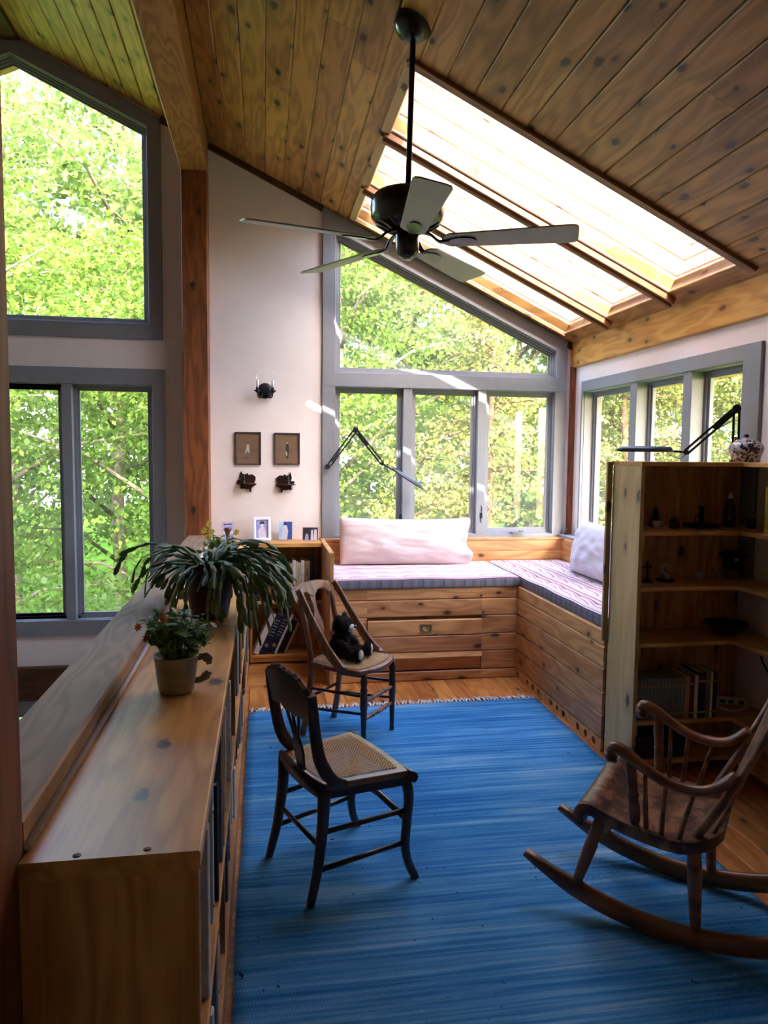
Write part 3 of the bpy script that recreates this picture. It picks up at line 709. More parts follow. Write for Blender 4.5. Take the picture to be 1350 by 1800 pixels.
# ---- small bookcase against the back wall
sb = thing('small_bookcase', 'short pine bookcase with a display top set against the back wall', 'bookcase', (.18, 6.1, 0))
plank('top_board', -.113, .469, 5.95, YB, .945, CZ-.0005, 'X', PINE, sb, .003)
plank('shelf', -.094, .469, 5.96, YB, .478, .503, 'X', PINED, sb, .003)
plank('bottom_shelf', -.094, .469, 5.96, YB, .035, .06, 'X', PINED, sb, .003); plank('plinth', -.094, .469, 5.965, 5.985, 0, .035, 'X', PINED, sb, .002)
plank('side', -.112, -.094, 5.945, YB, 0, .945, 'Z', PINED, sb, .002)
plank('back_panel', -.094, .469, 6.235, 6.249, .06, .94, 'Z', PINED, sb, .001)
x = -.09
up = ['brown', 'black', 'olive', 'maroon', 'tan', 'brown', 'slate blue', 'grey', 'navy', 'slate blue', 'cream', 'cream', 'white', 'cream', 'cream', 'white', 'tan', 'navy', 'black']
for i, col in enumerate(up):
    t = (.03, .024, .028, .035, .03, .028, .024, .03, .032, .022, .022, .018, .026, .02, .022, .03, .045, .02, .02)[i]; h = (.30, .33, .34, .36, .35, .37, .35, .31, .33, .33, .30, .31, .33, .32, .31, .33, .32, .34, .35)[i]
    if x+t > .455: break
    o = book(col, t-.0008, h, .19, Matrix.Translation((x, 5.985+rb.uniform(0, .02), .504)), '%s book on the upper shelf of the small bookcase by the window seat' % col if i != 16 else 'thick tan book lettered VAN on the upper shelf of the small bookcase', None if i == 16 else '%s books on the upper shelf of the small bookcase' % col, 1 if i != 16 else 0)
    if i == 16: vanbook = (o, x, t, h)
    x += t
def text_mesh(txt, size, name='lettering'):
    cu = bpy.data.curves.new('t', 'FONT'); cu.body = txt; cu.size = size; cu.extrude = .0004; cu.align_x = 'CENTER'; cu.align_y = 'CENTER'
    to = bpy.data.objects.new('t', cu); COL.objects.link(to); dg = bpy.context.evaluated_depsgraph_get(); me = bpy.data.meshes.new_from_object(to.evaluated_get(dg)); bpy.data.objects.remove(to); return me
if 'vanbook' in globals():
    o, bx_, t, h = vanbook; me = text_mesh('VAN', .032); me.materials.append(BM['black'])
    wb_ = WM[o.name]; mw = wb_ @ Matrix.Translation((t/2, -.0046, h*.72)) @ Matrix.Rotation(math.radians(90), 4, 'X') @ Matrix.Rotation(math.radians(90), 4, 'Z')
    link(bpy.data.objects.new('lettering', me), o, mw)
# leaning books below
lean = math.radians(24); x = -.085; tp = None
low = [('white', .045, .36, 'broad white book leaning first in the row on the bottom shelf'), ('navy', .058, .345, 'thick navy book with a gilt emblem leaning against the broad white book'), ('navy', .056, .345, 'thick navy book with a gilt emblem leaning beside the slim white book'), ('white', .02, .35, 'slim white book leaning between navy and black books'), ('black', .026, .30, 'black book leaning on the bottom shelf beside the slim white book'), ('black', .026, .29, 'black book leaning on the bottom shelf beside the tan book'), ('tan', .022, .27, 'small tan book leaning last in the row on the bottom shelf')]
for i, (col, t, h, lab) in enumerate(low):
    if tp is not None: x += (tp+(t-tp)*math.sin(lean)**2)/math.cos(lean)     # each book lies against the one before
    tp = t
    mw = Matrix.Translation((x, 5.975+.004*i, .061+t*math.sin(lean))) @ Matrix.Rotation(lean, 4, 'Y')
    o = book(col, t-.001, h, .2, mw, lab, None, 0)
    if i in (1, 2):
        mb = MB(); mb.lathe([(.012, 0), (.011, .0012)], (t/2, -.0035, .07), 12, axis=(0, -1, 0)); mb.lathe([(.016, 0), (.0165, .0006), (.0145, .0008)], (t/2, -.0035, .07), 12, axis=(0, -1, 0))
        mb.build('emblem', FOIL, o, mw)
        mb = MB()
        for q in range(6): mb.box(.01, t-.011, -.0052, -.0035, .16+q*.026, .164+q*.026+.003*(q % 2))
        mb.build('title_print', PALEF, o, mw)
# ================================================================== CHAIRS
CANE = plain('woven_cane', (222, 182, 128), .6, .3, var=.12, nscale=200)
def clip_line(poly, p, d):
    """segment of the infinite line p+t*d inside a convex ccw polygon"""
    t0, t1 = -9., 9.
    for i in range(len(poly)):
        a, b_ = poly[i], poly[(i+1) % len(poly)]; ex, ey = b_[0]-a[0], b_[1]-a[1]
        nx_, ny_ = -ey, ex; den = nx_*d[0]+ny_*d[1]; num = nx_*(p[0]-a[0])+ny_*(p[1]-a[1])
        if abs(den) < 1e-9:
            if num < 0: return None
        else:
            t = -num/den
            if den > 0: t0 = max(t0, t)
            else: t1 = min(t1, t)
    return (t0, t1) if t1-t0 > .004 else None
def cane_seat(poly, z, sag=.012):
    mb = MB(); xs = [p[0] for p in poly]; ys = [p[1] for p in poly]; cx, cy = sum(xs)/len(xs), sum(ys)/len(ys); sp = .0165
    def zz(x, y): return z-sag*max(0, 1-((x-cx)**2+(y-cy)**2)/.03)
    def strip(p, d, w, dz):
        c = clip_line(poly, p, d)
        if not c: return
        k = max(2, int((c[1]-c[0])/.06)); nrm = (-d[1]*w/2, d[0]*w/2); vs = []
        for i in range(k+1):
            t = lerp(c[0], c[1], i/k); x, y = p[0]+d[0]*t, p[1]+d[1]*t; q = zz(x, y)+dz
            vs += [(x-nrm[0], y-nrm[1], q), (x+nrm[0], y+nrm[1], q), (x+nrm[0], y+nrm[1], q-.0012), (x-nrm[0], y-nrm[1], q-.0012)]
        fs = []
        for i in range(k):
            for j in range(4): fs.append((i*4+j, i*4+(j+1) % 4, (i+1)*4+(j+1) % 4, (i+1)*4+j))
        mb.add(vs, fs)
    n = 24
    for i in range(-n, n+1):
        for o in (-.0018, .0018):
            strip((cx+i*sp+o, cy), (0, 1), .0018, 0); strip((cx, cy+i*sp+o), (1, 0), .0018, .0012)
    s2 = math.sqrt(.5)
    for i in range(-2*n, 2*n+1):
        strip((cx+i*sp+sp/2, cy), (s2, s2), .0020, .0024); strip((cx+i*sp+sp/2, cy), (-s2, s2), .0020, .0034)
    return mb
def rc(w, h, c=.25):
    """rectangular profile with softened corners"""
    a, b_ = w/2, h/2; k = min(a, b_)*c*2
    return [(-a+k, -b_), (a-k, -b_), (a, -b_+k), (a, b_-k), (a-k, b_), (-a+k, b_), (-a, b_-k), (-a, -b_+k)]
def bowed(pts, n=8): return [(p.x, p.y) for p in catmull([(a, b_, 0) for a, b_ in pts], n)]
def seat_outline(rw, fw, r0, f1, bow, side=0.):
    """ccw outline: x forward, y left"""
    fr = [(f1+bow*(1-(2*k/8-1)**2)-.0, lerp(-fw, fw, k/8)) for k in range(9)]
    lf = [(lerp(f1, r0, k/6), lerp(fw, rw, k/6)+side*math.sin(PI*k/6)) for k in range(1, 6)]
    re = [(r0-.015*(1-(2*k/6-1)**2), lerp(rw, -rw, k/6)) for k in range(7)]
    rt = [(lerp(r0, f1, k/6), -lerp(rw, fw, k/6)-side*math.sin(PI*k/6)) for k in range(1, 6)]
    return fr+lf+re+rt
def scale_poly(poly, d): return inset(poly, d)
def foot(mb, n=8, end=False):
    """cut the foot of a swept leg level with the ground"""
    k = len(mb.v)-n if end else 0
    for i in range(k, k+n): mb.v[i] = (mb.v[i][0], mb.v[i][1], 0.)
    return mb
# ---------- scallop backed side chair standing on the rug
ch = thing('side_chair', 'dark cane seated side chair with a scalloped crest and sabre legs on the blue rug', 'chair', (.305, 2.90, .0088), rot=Matrix.Rotation(math.radians(22), 4, 'Z') @ Matrix.Diagonal((.87, 1, 1, 1)))
ol = seat_outline(.185, .238, -.205, .205, .022)
mb = MB().prism(ol, (0, 0, .425), AX, (0, 1, 0), (0, 0, .028), holes=[inset(ol, .042)]); mb.build('seat_frame', wood('seat_rail_wood', (150, 104, 62), (100, 62, 34), kd=0, rough=.32, coat=.3), ch, local=True, bevel=.005)
cane_seat(inset(ol, .036), .455).build('cane_panel', CANE, ch, local=True)
mb = MB().tube([(.222, y, .430-.006*(1-(y/.25)**2)) for y in [lerp(-.262, .262, k/10) for k in range(11)]], .021, 10); mb.build('front_roll', DARKW, ch, local=True)
mb = MB().prism(inset(ol, .006), (0, 0, .392), AX, (0, 1, 0), (0, 0, .033), holes=[inset(ol, .03)]); mb.build('seat_rail', DARKW, ch, local=True)
for s in (-1, 1):
    p = catmull([(.195, s*.218, .43), (.222, s*.222, .35), (.214, s*.222, .24), (.205, s*.224, .14), (.222, s*.23, .06), (.255, s*.24, 0)], 5)
    foot(MB().sweep(p, rc(.036, .046), (1, 0, 0), scale=[lerp(1.05, .72, i/(len(p)-1)) for i in range(len(p))]), 8, True).build('front_leg', DARKW, ch, local=True)
    p = catmull([(-.262, s*.200, 0), (-.222, s*.194, .14), (-.196, s*.188, .30), (-.188, s*.186, .43)], 5)
    foot(MB().sweep(p, rc(.034, .05), (1, 0, 0), scale=[lerp(.72, 1.1, i/(len(p)-1)) for i in range(len(p))])).build('rear_leg', DARKW, ch, local=True)
    p = catmull([(-.09, s*.196, .438), (-.155, s*.190, .47), (-.205, s*.187, .54), (-.232, s*.190, .64), (-.248, s*.196, .74), (-.258, s*.198, .81)], 5)
    MB().sweep(p, rc(.030, .05), (1, 0, 0), scale=[(1, lerp(.7, 1.12, min(1, i/8)) if i < 8 else lerp(1.12, .8, (i-8)/(len(p)-9))) for i in range(len(p))]).build('back_post', DARKW, ch, local=True)
    MB().tube([(-.205, s*.190, .27), (.208, s*.222, .285)], .0105, 8).build('stretcher', DARKW, ch, local=True)
    MB().tube([(-.232, s*.196, .13), (.205, s*.224, .155)], .0105, 8).build('stretcher', DARKW, ch, local=True)
MB().tube([(-.212, -.19, .22), (-.212, .19, .22)], .0105, 8).build('stretcher', DARKW, ch, local=True)
MB().sweep([(.208, -.22, .25), (.213, 0, .262), (.208, .22, .25)], rc(.024, .026)).build('front_stretcher', DARKW, ch, local=True)
T = math.radians(11); bu = Vector((-math.sin(T), 0, math.cos(T))); bo = Vector((-.190, 0, .44)); bn = Vector((math.cos(T), 0, math.sin(T)))
top = []
for k in range(41):
    y = lerp(-.218, .218, k/40); e = 1-abs(y)/.218; z = .315+.10*min(1, (e*5.2))**.55*.75+.035*sm(min(1, e*1.6))
    if abs(y) < .13: z += .0065*abs(math.sin(y/.13*PI*2.5))
    top.append((y, z))
bot = [(y, .262+.012*math.cos(y/.2*PI)-(.02 if abs(y) < .07 else 0)) for y in [lerp(.21, -.21, k/16) for k in range(17)]]
MB().prism(top+bot, bo-bn*.018, (0, 1, 0), bu, bn*.022).build('crest_rail', DARKW, ch, local=True, bevel=.004)
L_ = [(.030, -.015), (.034, .04), (.045, .085), (.040, .12), (.024, .145), (.02, .155)]
vase = [(x_, y_) for x_, y_ in L_]+[(-x_, y_) for x_, y_ in reversed(L_)]
MB().prism(vase[::-1][::-1], bo-bn*.010, (0, 1, 0), bu, bn*.012).build('splat', DARKW, ch, local=True, bevel=.002)
for q in (-1, 0, 1):
    pts = [bo-bn*.004+Vector((0, 1, 0))*yy+bu*zz for yy, zz in ((q*.012, .13), (q*.03, .18), (q*.05, .225), (q*.055, .27))]
    MB().sweep(catmull(pts, 4), rc(.017, .012), (1, 0, 0)).build('splat_prong', DARKW, ch, local=True)
MB().sweep([(-.20, -.19, .435), (-.212, 0, .435), (-.20, .19, .435)], rc(.03, .045)).build('rear_rail', DARKW, ch, local=True)

# ---------- balloon backed chair holding the bear
fc = thing('side_chair', 'brown cane seated chair with swept side arms and turned front legs, holding a teddy bear', 'chair', (.535, 4.31, .0088), rot=Matrix.Rotation(math.radians(-38), 4, 'Z') @ Matrix.Diagonal((1.05, 1.05, 1.03, 1)))
ol = seat_outline(.165, .20, -.20, .155, .055, .018)
MB().prism(ol, (0, 0, .422), AX, (0, 1, 0), (0, 0, .030), holes=[inset(ol, .036)]).build('seat_frame', BROWNW, fc, local=True, bevel=.009)
cane_seat(inset(ol, .032), .452, .01).build('cane_panel', CANE, fc, local=True)
turn = [(.012, 0), (.016, .012), (.012, .03), (.013, .05), (.018, .20), (.019, .21), (.016, .218), (.021, .225), (.021, .31), (.016, .32), (.022, .335), (.016, .35), (.017, .36), (.021, .385), (.014, .41), (.016, .425)]
for s in (-1, 1):
    MB().lathe(turn, (.165, s*.165, 0), 14).build('front_leg', DARKW, fc, local=True)
    p = catmull([(-.24, s*.165, 0), (-.205, s*.16, .2), (-.19, s*.158, .43), (-.215, s*.155, .60), (-.262, s*.16, .80)], 5)
    foot(MB().sweep(p, rc(.028, .036), (1, 0, 0), scale=[lerp(1.0, .8, i/(len(p)-1)) for i in range(len(p))])).build('back_post', BROWNW, fc, local=True)
    p = catmull([(.075, s*.205, .446), (.02, s*.207, .475), (-.05, s*.205, .545), (-.12, s*.2, .645), (-.19, s*.195, .755), (-.258, s*.185, .862)], 6)
    MB().sweep(p, rc(.022, .05), (-1, 0, .4), scale=[(1, .55 if i == 0 else lerp(.75, 1.1, math.sin(PI*min(1, i/22))) ) for i in range(len(p))]).build('side_support', BROWNW, fc, local=True)
    MB().tube([(-.21, s*.162, .17), (.165, s*.165, .20)], .009, 8).build('stretcher', DARKW, fc, local=True)
    MB().tube([(-.20, s*.16, .29), (.165, s*.165, .30)], .009, 8).build('stretcher', DARKW, fc, local=True)
MB().tube([(-.205, -.16, .23), (-.205, .16, .23)], .009, 8).build('stretcher', DARKW, fc, local=True)
st_ = [(.008, 0), (.010, .03), (.013, .07), (.009, .085), (.015, .095), (.009, .105), (.014, .13), (.016, .165), (.014, .20), (.009, .225), (.015, .235), (.009, .245), (.013, .26), (.010, .30), (.008, .33)]
for z in (.17, .27): MB().lathe(st_, (.167, -.165, z), 12, axis=(0, 1, 0)).build('turned_stretcher', BROWNW, fc, local=True)
T = math.radians(16); bu = Vector((-math.sin(T), 0, math.cos(T))); bo = Vector((-.185, 0, .44)); bn = Vector((math.cos(T), 0, math.sin(T)))
top = [(y, .428+.032*(1-(abs(y)/.2)**2.2)) for y in [lerp(-.198, .198, k/24) for k in range(25)]]
bot = [(.178, .335), (.165, .37), (.12, .398), (.06, .398), (.03, .375), (0, .362), (-.03, .375), (-.06, .398), (-.12, .398), (-.165, .37), (-.178, .335)]
MB().prism(top+bot, bo-bn*.016, (0, 1, 0), bu, bn*.024).build('crest_rail', BROWNW, fc, local=True, bevel=.006)
L_ = [(.030, -.01), (.018, .05), (.022, .10), (.044, .18), (.046, .21), (.030, .25), (.016, .29), (.018, .33), (.032, .38)]
MB().prism(L_+[(-a, b_) for a, b_ in reversed(L_)], bo-bn*.008, (0, 1, 0), bu, bn*.010).build('splat', BROWNW, fc, local=True, bevel=.003)

# ---------- teddy bear
def ellip(mb, c, r, rot=None, n=18, m_=12):
    X = Matrix.Translation(c) @ (rot or Matrix.Identity(4)) @ Matrix.Diagonal((*r, 1)); vs = []
    for i in range(m_+1):
        t = PI*i/m_
        for k in range(n): vs.append(X @ Vector((math.sin(t)*math.cos(2*PI*k/n), math.sin(t)*math.sin(2*PI*k/n), math.cos(t))))
    mb.add(vs, [(i*n+k, (i+1)*n+k, (i+1)*n+(k+1) % n, i*n+(k+1) % n) for i in range(m_) for k in range(n)], 0, True); return mb
FUR = plain('dark_brown_fur', (38, 28, 26), .9, .15, var=.25, nscale=120)
bear = thing('teddy_bear', 'dark brown furry teddy bear with a white muzzle sitting on a cane chair', 'teddy bear', tuple(WM[fc.name] @ Vector((-.075, -.01, .452))), math.radians(-30))
RY = lambda d: Matrix.Rotation(math.radians(d), 4, 'Y'); RXm = lambda d: Matrix.Rotation(math.radians(d), 4, 'X'); RZm = lambda d: Matrix.Rotation(math.radians(d), 4, 'Z')
fur_parts = [((-.01, 0, .075), (.062, .068, .082), None), ((.005, 0, .195), (.060, .064, .058), None), ((-.005, .048, .245), (.014, .024, .024), None), ((-.005, -.048, .245), (.014, .024, .024), None),
             ((.035, .075, .095), (.058, .026, .028), RZm(-12) @ RY(32)), ((.035, -.075, .095), (.058, .026, .028), RZm(12) @ RY(32)),
             ((.085, .058, .035), (.065, .034, .034), RZm(18)), ((.085, -.058, .035), (.065, .034, .034), RZm(-18)), ((.140, .075, .05), (.026, .033, .046), RZm(18)), ((.140, -.075, .05), (.026, .033, .046), RZm(-18))]
mb = MB()
for c, r, ro in fur_parts: ellip(mb, c, r, ro)
o = mb.build('body', FUR, bear, local=True); rm = o.modifiers.new('remesh', 'REMESH'); rm.mode = 'VOXEL'; rm.voxel_size = .007; rm.use_smooth_shade = True
smo = o.modifiers.new('s', 'SMOOTH'); smo.iterations = 4
rf = random.Random(5); mb = MB()
for c, r, ro in fur_parts:
    X = Matrix.Translation(c) @ (ro or Matrix.Identity(4))
    for _ in range(int(9000*(r[0]*r[1]+r[1]*r[2]+r[0]*r[2])/.0125)//8*2):
        u = Vector((rf.gauss(0, 1), rf.gauss(0, 1), rf.gauss(0, 1))).normalized(); p = X @ Vector((u.x*r[0], u.y*r[1], u.z*r[2])); nn = (X.to_3x3() @ Vector((u.x/r[0], u.y/r[1], u.z/r[2]))).normalized()
        t = nn.cross(Vector((rf.gauss(0, 1), rf.gauss(0, 1), rf.gauss(0, 1)))).normalized()
        tip = p+nn*.011+t*.006+Vector((0, 0, -.004)); mb.add([p-t*.0012-nn*.003, p+t*.0012-nn*.003, tip], [(0, 1, 2)])
o = mb.build('fur', FUR, bear, local=True); o['kind'] = 'stuff'
MUZ = plain('cream_plush', (222, 214, 208), .9, .1)
m1 = ellip(MB(), (.055, 0, .185), (.034, .030, .026)).build('muzzle', MUZ, bear, local=True); ellip(MB(), (.088, 0, .197), (.009, .013, .009)).build('nose', BLACK, m1, WM[bear.name])
for s in (-1, 1):
    ellip(MB(), (.052, s*.026, .212), (.007, .007, .007)).build('eye', BLACK, bear, local=True)
    ellip(MB(), (.160, s*.082, .05), (.010, .021, .031), RZm(18*s)).build('paw_pad', MUZ, bear, local=True)

# ---------- rocking chair
rk = thing('rocking_chair', 'old brown wooden rocking chair with a rolled seat and scrolled arms on the rug edge', 'chair', (1.44, 2.50, .0095), math.radians(139.9))
def rz_(f): return .5*(f+.12)**2
for s in (-1, 1):
    fs_ = [lerp(-.62, .40, k/22) for k in range(23)]
    p = [(f, s*.215, rz_(f)+.035) for f in fs_]
    sc = [(1, (.35 if k == 0 else .8 if k == 1 else 1) if k < 19 else lerp(1, .38, (k-18)/4)) for k in range(23)]
    MB().sweep(p, rc(.038, .070, .3), (0, 0, 1), scale=sc).build('rocker', ROCKW, rk, local=True)
    leg = [(.016, 0), (.018, .02), (.022, .1), (.0245, .18), (.021, .205), (.025, .215), (.021, .225), (.024, .245), (.020, .30)]
    a = Vector((.205, s*.215, rz_(.205)+.04)); b_ = Vector((.118, s*.195, .385)); L = (b_-a).length
    MB().lathe([(r, h/.30*L) for r, h in leg], a, 14, axis=(b_-a)).build('front_leg', ROCKW, rk, local=True)
    a = Vector((-.215, s*.215, rz_(-.215)+.04)); b_ = Vector((-.195, s*.19, .36)); L = (b_-a).length
    MB().lathe([(r*.95, h/.30*L) for r, h in ((.016, 0), (.02, .05), (.025, .16), (.026, .24), (.023, .30))], a, 14, axis=(b_-a)).build('rear_leg', ROCKW, rk, local=True)
# seat: a swept slab rolling over at the front
prof = catmull([(.255, 0, .352), (.232, 0, .362), (.226, 0, .385), (.245, 0, .40), (.27, 0, .392), (.285, 0, .37), (.30, 0, .385), (.298, 0, .412), (.275, 0, .435), (.235, 0, .437), (.15, 0, .412), (.02, 0, .392), (-.10, 0, .385), (-.20, 0, .392), (-.262, 0, .402)], 4)
topp = catmull([(.275, 0, .355), (.300, 0, .372), (.302, 0, .408), (.28, 0, .434), (.235, 0, .440), (.15, 0, .418), (.02, 0, .395), (-.10, 0, .386), (-.20, 0, .392), (-.255, 0, .400)], 4)
botp = catmull([(.268, 0, .352), (.262, 0, .37), (.262, 0, .392), (.25, 0, .40), (.225, 0, .398), (.15, 0, .375), (.02, 0, .352), (-.10, 0, .344), (-.20, 0, .35), (-.250, 0, .362)], 4)
SF = lambda f: .205+(f-.302)*(.49/.557)
topp = [Vector((SF(q.x), 0, q.z)) for q in topp]; botp = [Vector((SF(q.x), 0, q.z)) for q in botp]
mb = MB(); nY = 16; rows = []
def halfw(f): return .262 if f > -.10 else .262*math.sqrt(max(0.02, 1-((-.10-f)/.195)**2.6))
for side, P in ((1, topp), (-1, botp)):
    vs = []
    for p in P:
        hw_ = halfw(p.x)
        for k in range(nY+1):
            u = lerp(-1, 1, k/nY); vs.append((p.x, u*hw_, p.z-(0.006*(1-u*u) if side > 0 and p.x < .12 else 0)))
    n_ = len(P); f = [(i*(nY+1)+k, i*(nY+1)+k+1, (i+1)*(nY+1)+k+1, (i+1)*(nY+1)+k) for i in range(n_-1) for k in range(nY)]
    rows.append(len(mb.v)); mb.add(vs, [q[::-1] if side < 0 else q for q in f], 0, True)
n_ = len(topp); A, B = rows
def strip(ia, ib):
    for q in range(len(ia)-1): mb.f.append((A+ia[q], A+ia[q+1], B+ib[q+1], B+ib[q])); mb.m.append(0); mb.s.append(False)
for col in (0, nY): ids = [i*(nY+1)+col for i in range(n_)]; strip(ids, ids)
ids = list(range(nY+1)); strip(ids, ids); ids = [(n_-1)*(nY+1)+k for k in range(nY+1)]; strip(ids, ids)
def rock_seat_mat():
    t = NT('worn_painted_seat'); tc = t.n('ShaderNodeTexCoord').outputs['Object']; a = t.noise(t.map(tc, (9, 3, 9)), 1., 5., .65); b2 = t.noise(tc, 22., 4., .7)
    f = t.math('ADD', t.math('MULTIPLY', a, .6), t.math('MULTIPLY', b2, .4))
    col = t.ramp(f, [(.38, lin((38, 26, 20))), (.48, lin((78, 50, 34))), (.54, lin((130, 88, 58))), (.64, lin((168, 126, 92)))])
    return t.bsdf(col, .32, .5, bump=b2, bs=.2, bd=.002)
mb.build('seat', rock_seat_mat(), rk, local=True)
for s in (-1, 1):
    p = catmull([(.245, s*.268, .628), (.272, s*.27, .63), (.282, s*.27, .655), (.262, s*.27, .672), (.21, s*.27, .662), (.12, s*.27, .625), (.0, s*.268, .585), (-.12, s*.262, .575), (-.22, s*.255, .592), (-.315, s*.245, .65)], 4); p = [Vector((.085+(q.x-.282)*(.405/.597), q.y*.96, q.z)) for q in p]
    MB().sweep(p, rc(.052, .032, .45), (0, 0, 1), scale=[(.8, .7) if i < 4 else ((1.1, 1.15) if i < 20 else (.95, 1.0)) for i in range(len(p))]).build('arm', ROCKW, rk, local=True)
    a, b_ = Vector((-.005, s*.232, .392)), Vector((.015, s*.256, .645)); L = (b_-a).length
    MB().lathe([(r, h*L) for r, h in ((.013, 0), (.021, .12), (.022, .3), (.018, .42), (.022, .46), (.018, .5), (.02, .75), (.014, 1))], a, 12, axis=(b_-a)).build('arm_post', ROCKW, rk, local=True)
    for f0, f1, z1 in ((-.042, -.036, .628), (-.092, -.105, .602), (-.150, -.20, .580)):
        MB().tube([(f0, s*.228, .38), (lerp(f0, f1, .5), s*.243, .49), (f1, s*.252, z1)], [.010, .0085, .006], 8).build('arm_spindle', ROCKW, rk, local=True)
    p = catmull([(-.195, s*.175, .38), (-.255, s*.208, .49), (-.325, s*.236, .63), (-.41, s*.25, .83), (-.48, s*.25, 1.05)], 5)
    MB().sweep(p, rc(.034, .03, .4), (1, 0, 0), scale=[lerp(1.1, .7, i/(len(p)-1)) for i in range(len(p))]).build('back_post', ROCKW, rk, local=True)
for k in range(5):
    y = lerp(-.15, .15, k/4); w_ = 1+.1*k
    p = catmull([(-.235-.03*(1-(y/.2)**2), y*.9, .388), (-.30, y*1.05, .52), (-.365, y*1.15, .70), (-.425, y*1.2, .88), (-.485, y*1.25, 1.04)], 5)
    MB().sweep(p, rc(.026, .014, .4), (1, 0, 0), scale=[(lerp(.65, 1.15, math.sin(PI*min(1, i/len(p)*1.2))), 1) for i in range(len(p))]).build('back_spindle', ROCKW, rk, local=True)
p = [(-.478-.03*math.cos(k/8*PI-PI/2), lerp(-.285, .285, k/8), 1.075) for k in range(9)]
MB().sweep(p, rc(.022, .13, .3), (-.25, 0, 1), scale=[(1, .6 if k in (0, 8) else 1) for k in range(9)]).build('crest_rail', ROCKW, rk, local=True)
# ================================================================== TALL CORNER BOOKCASE AND WHAT STANDS ON IT
BKX, BKY = 1.93, 3.527
tb = thing('corner_bookcase', 'tall L shaped pine corner bookcase at the end of the window seat', 'bookcase', (2.3, 3.6, 0))
plank('side_panel', BKX, BKX+.022, BKY, 3.838, 0, 1.656, 'Z', PALE, tb, .002)
plank('back_edge', 1.898, BKX-.001, 3.838, 3.858, .66, 1.676, 'Z', PALE, tb, .002)
SHD = wood('case_back_boards', (214, 156, 90), (174, 112, 56), (62, 36, 22), .5, .5)
for k in range(6):
    xa = 1.952+k*.1305; plank('back_board', xa+.0008, min(xa+.1305, XR-.004)-.0008, 3.838, 3.856, .0, 1.656, 'Z', SHD, tb, .004)
plank('top_board', BKX-.001, XR-.002, BKY-.004, 3.858, 1.657, 1.68, 'X', PINE, tb, .002)
plank('top_board', 2.505, XR-.002, 2.05, BKY-.005, 1.657, 1.68, 'Y', PINE, tb, .002)
SH = [1.315, 1.02, .720, .297, .08]
for z in SH:
    plank('shelf', BKX+.023, XR-.003, BKY+.004, 3.837, z-.022, z, 'X', PINE, tb, .002)
    plank('shelf', 2.505, XR-.003, 2.07, BKY+.003, z-.022, z, 'Y', PINE, tb, .002)
    if z > .1: plank('cleat', BKX+.0225, BKX+.040, BKY+.015, 3.83, z-.085, z-.023, 'Y', PALE, tb, .002)
plank('end_panel', 2.505, XR-.003, 2.05, 2.068, 0, 1.656, 'Z', PINED, tb, .002)
PORC = plain('white_porcelain', (222, 214, 200), .2, .5)
PEWT = plain('dark_pewter', (70, 72, 72), .4, .5, .7)
DKGL = plain('dark_bottle_glass', (22, 30, 26), .1, .6)
CLRG = mk_glass('clear_glass', .015, 2.2)
STON = plain('grey_stoneware', (150, 140, 122), .35, .4, var=.08, nscale=18)
def lt(name, prof, c, mat, label, cat, n=22, group=None):
    o = MB().lathe(prof, (0, 0, 0), n).build(name, mat, None, Matrix.Translation(c)); return tag(o, label, cat, group)
z = 1.3155
lt('figurine', [(.014, 0), (.016, .006), (.009, .012), (.011, .025), (.006, .034), (.009, .044), (.002, .054)], (1.995, 3.70, z), PORC, 'tiny white figurine beside the porcelain cup on the top shelf', 'figurine', 12)
cu = thing('cup', 'tiny white porcelain cup standing on a saucer in the corner bookcase', 'cup', (2.125, 3.70, z+.006))
MB().lathe([(.012, 0), (.013, .003), (.020, .012), (.025, .030), (.026, .034), (.023, .033), (.018, .012), (.001, .006)], (0, 0, 0), 20).build('bowl', PORC, cu, local=True)
MB().tube(catmull([(.022, 0, .028), (.036, 0, .028), (.036, 0, .014), (.019, 0, .012)], 4), .0025, 6).build('handle', PORC, cu, local=True)
lt('saucer', [(.012, 0), (.03, .003), (.042, .007), (.041, .008), (.014, .0055), (.001, .005)], (2.125, 3.70, z), PORC, 'small white saucer under the porcelain cup', 'saucer', 24)
o = MB(); ol = [(.036, 0), (.034, .02), (.02, .05), (.014, .075), (.017, .085), (.012, .098), (.001, .10)]
o.lathe(ol, (0, 0, 0), 18); o.tube(catmull([(-.01, 0, .098), (0, 0, .112), (.01, 0, .098)], 4), .003, 6); tag(o.build('hand_bell', IRON, None, Matrix.Translation((2.165, 3.785, z))), 'small dark hand bell behind the porcelain cup', 'bell')
jr = thing('lidded_jar', 'small dark ribbed jar with a lid beside the candlestick dish', 'jar', (2.225, 3.69, z))
MB().lathe([(.022, 0), (.028, .006), (.028, .035), (.024, .044)], (0, 0, 0), 18).build('body', PEWT, jr, local=True); MB().lathe([(.025, .044), (.025, .050), (.010, .054), (.006, .062), (.001, .064)], (0, 0, 0), 18).build('lid', PEWT, jr, local=True)
cs = thing('candlestick', 'dark metal chamber candlestick with a wide dish', 'candlestick', (2.40, 3.715, z))
MB().lathe([(.06, 0), (.095, .012), (.100, .020), (.097, .021), (.06, .006), (.014, .006), (.013, .11), (.026, .118), (.026, .122), (.011, .122), (.010, .10), (.001, .1)], (0, 0, 0), 28).build('dish', IRON, cs, local=True)
MB().tube(catmull([(-.012, 0, .07), (-.035, 0, .066), (-.034, 0, .03), (-.012, 0, .028)], 4), .003, 6).build('handle', IRON, cs, local=True)
lt('small_plate', [(.015, 0), (.03, .004), (.032, .006), (.016, .0035), (.001, .003)], (2.285, 3.575, z), PORC, 'tiny pale dish lying before the candlestick', 'plate', 22)
bt = thing('bottle', 'dark slim bottle with a pale stopper at the back of the top shelf', 'bottle', (2.60, 3.755, z))
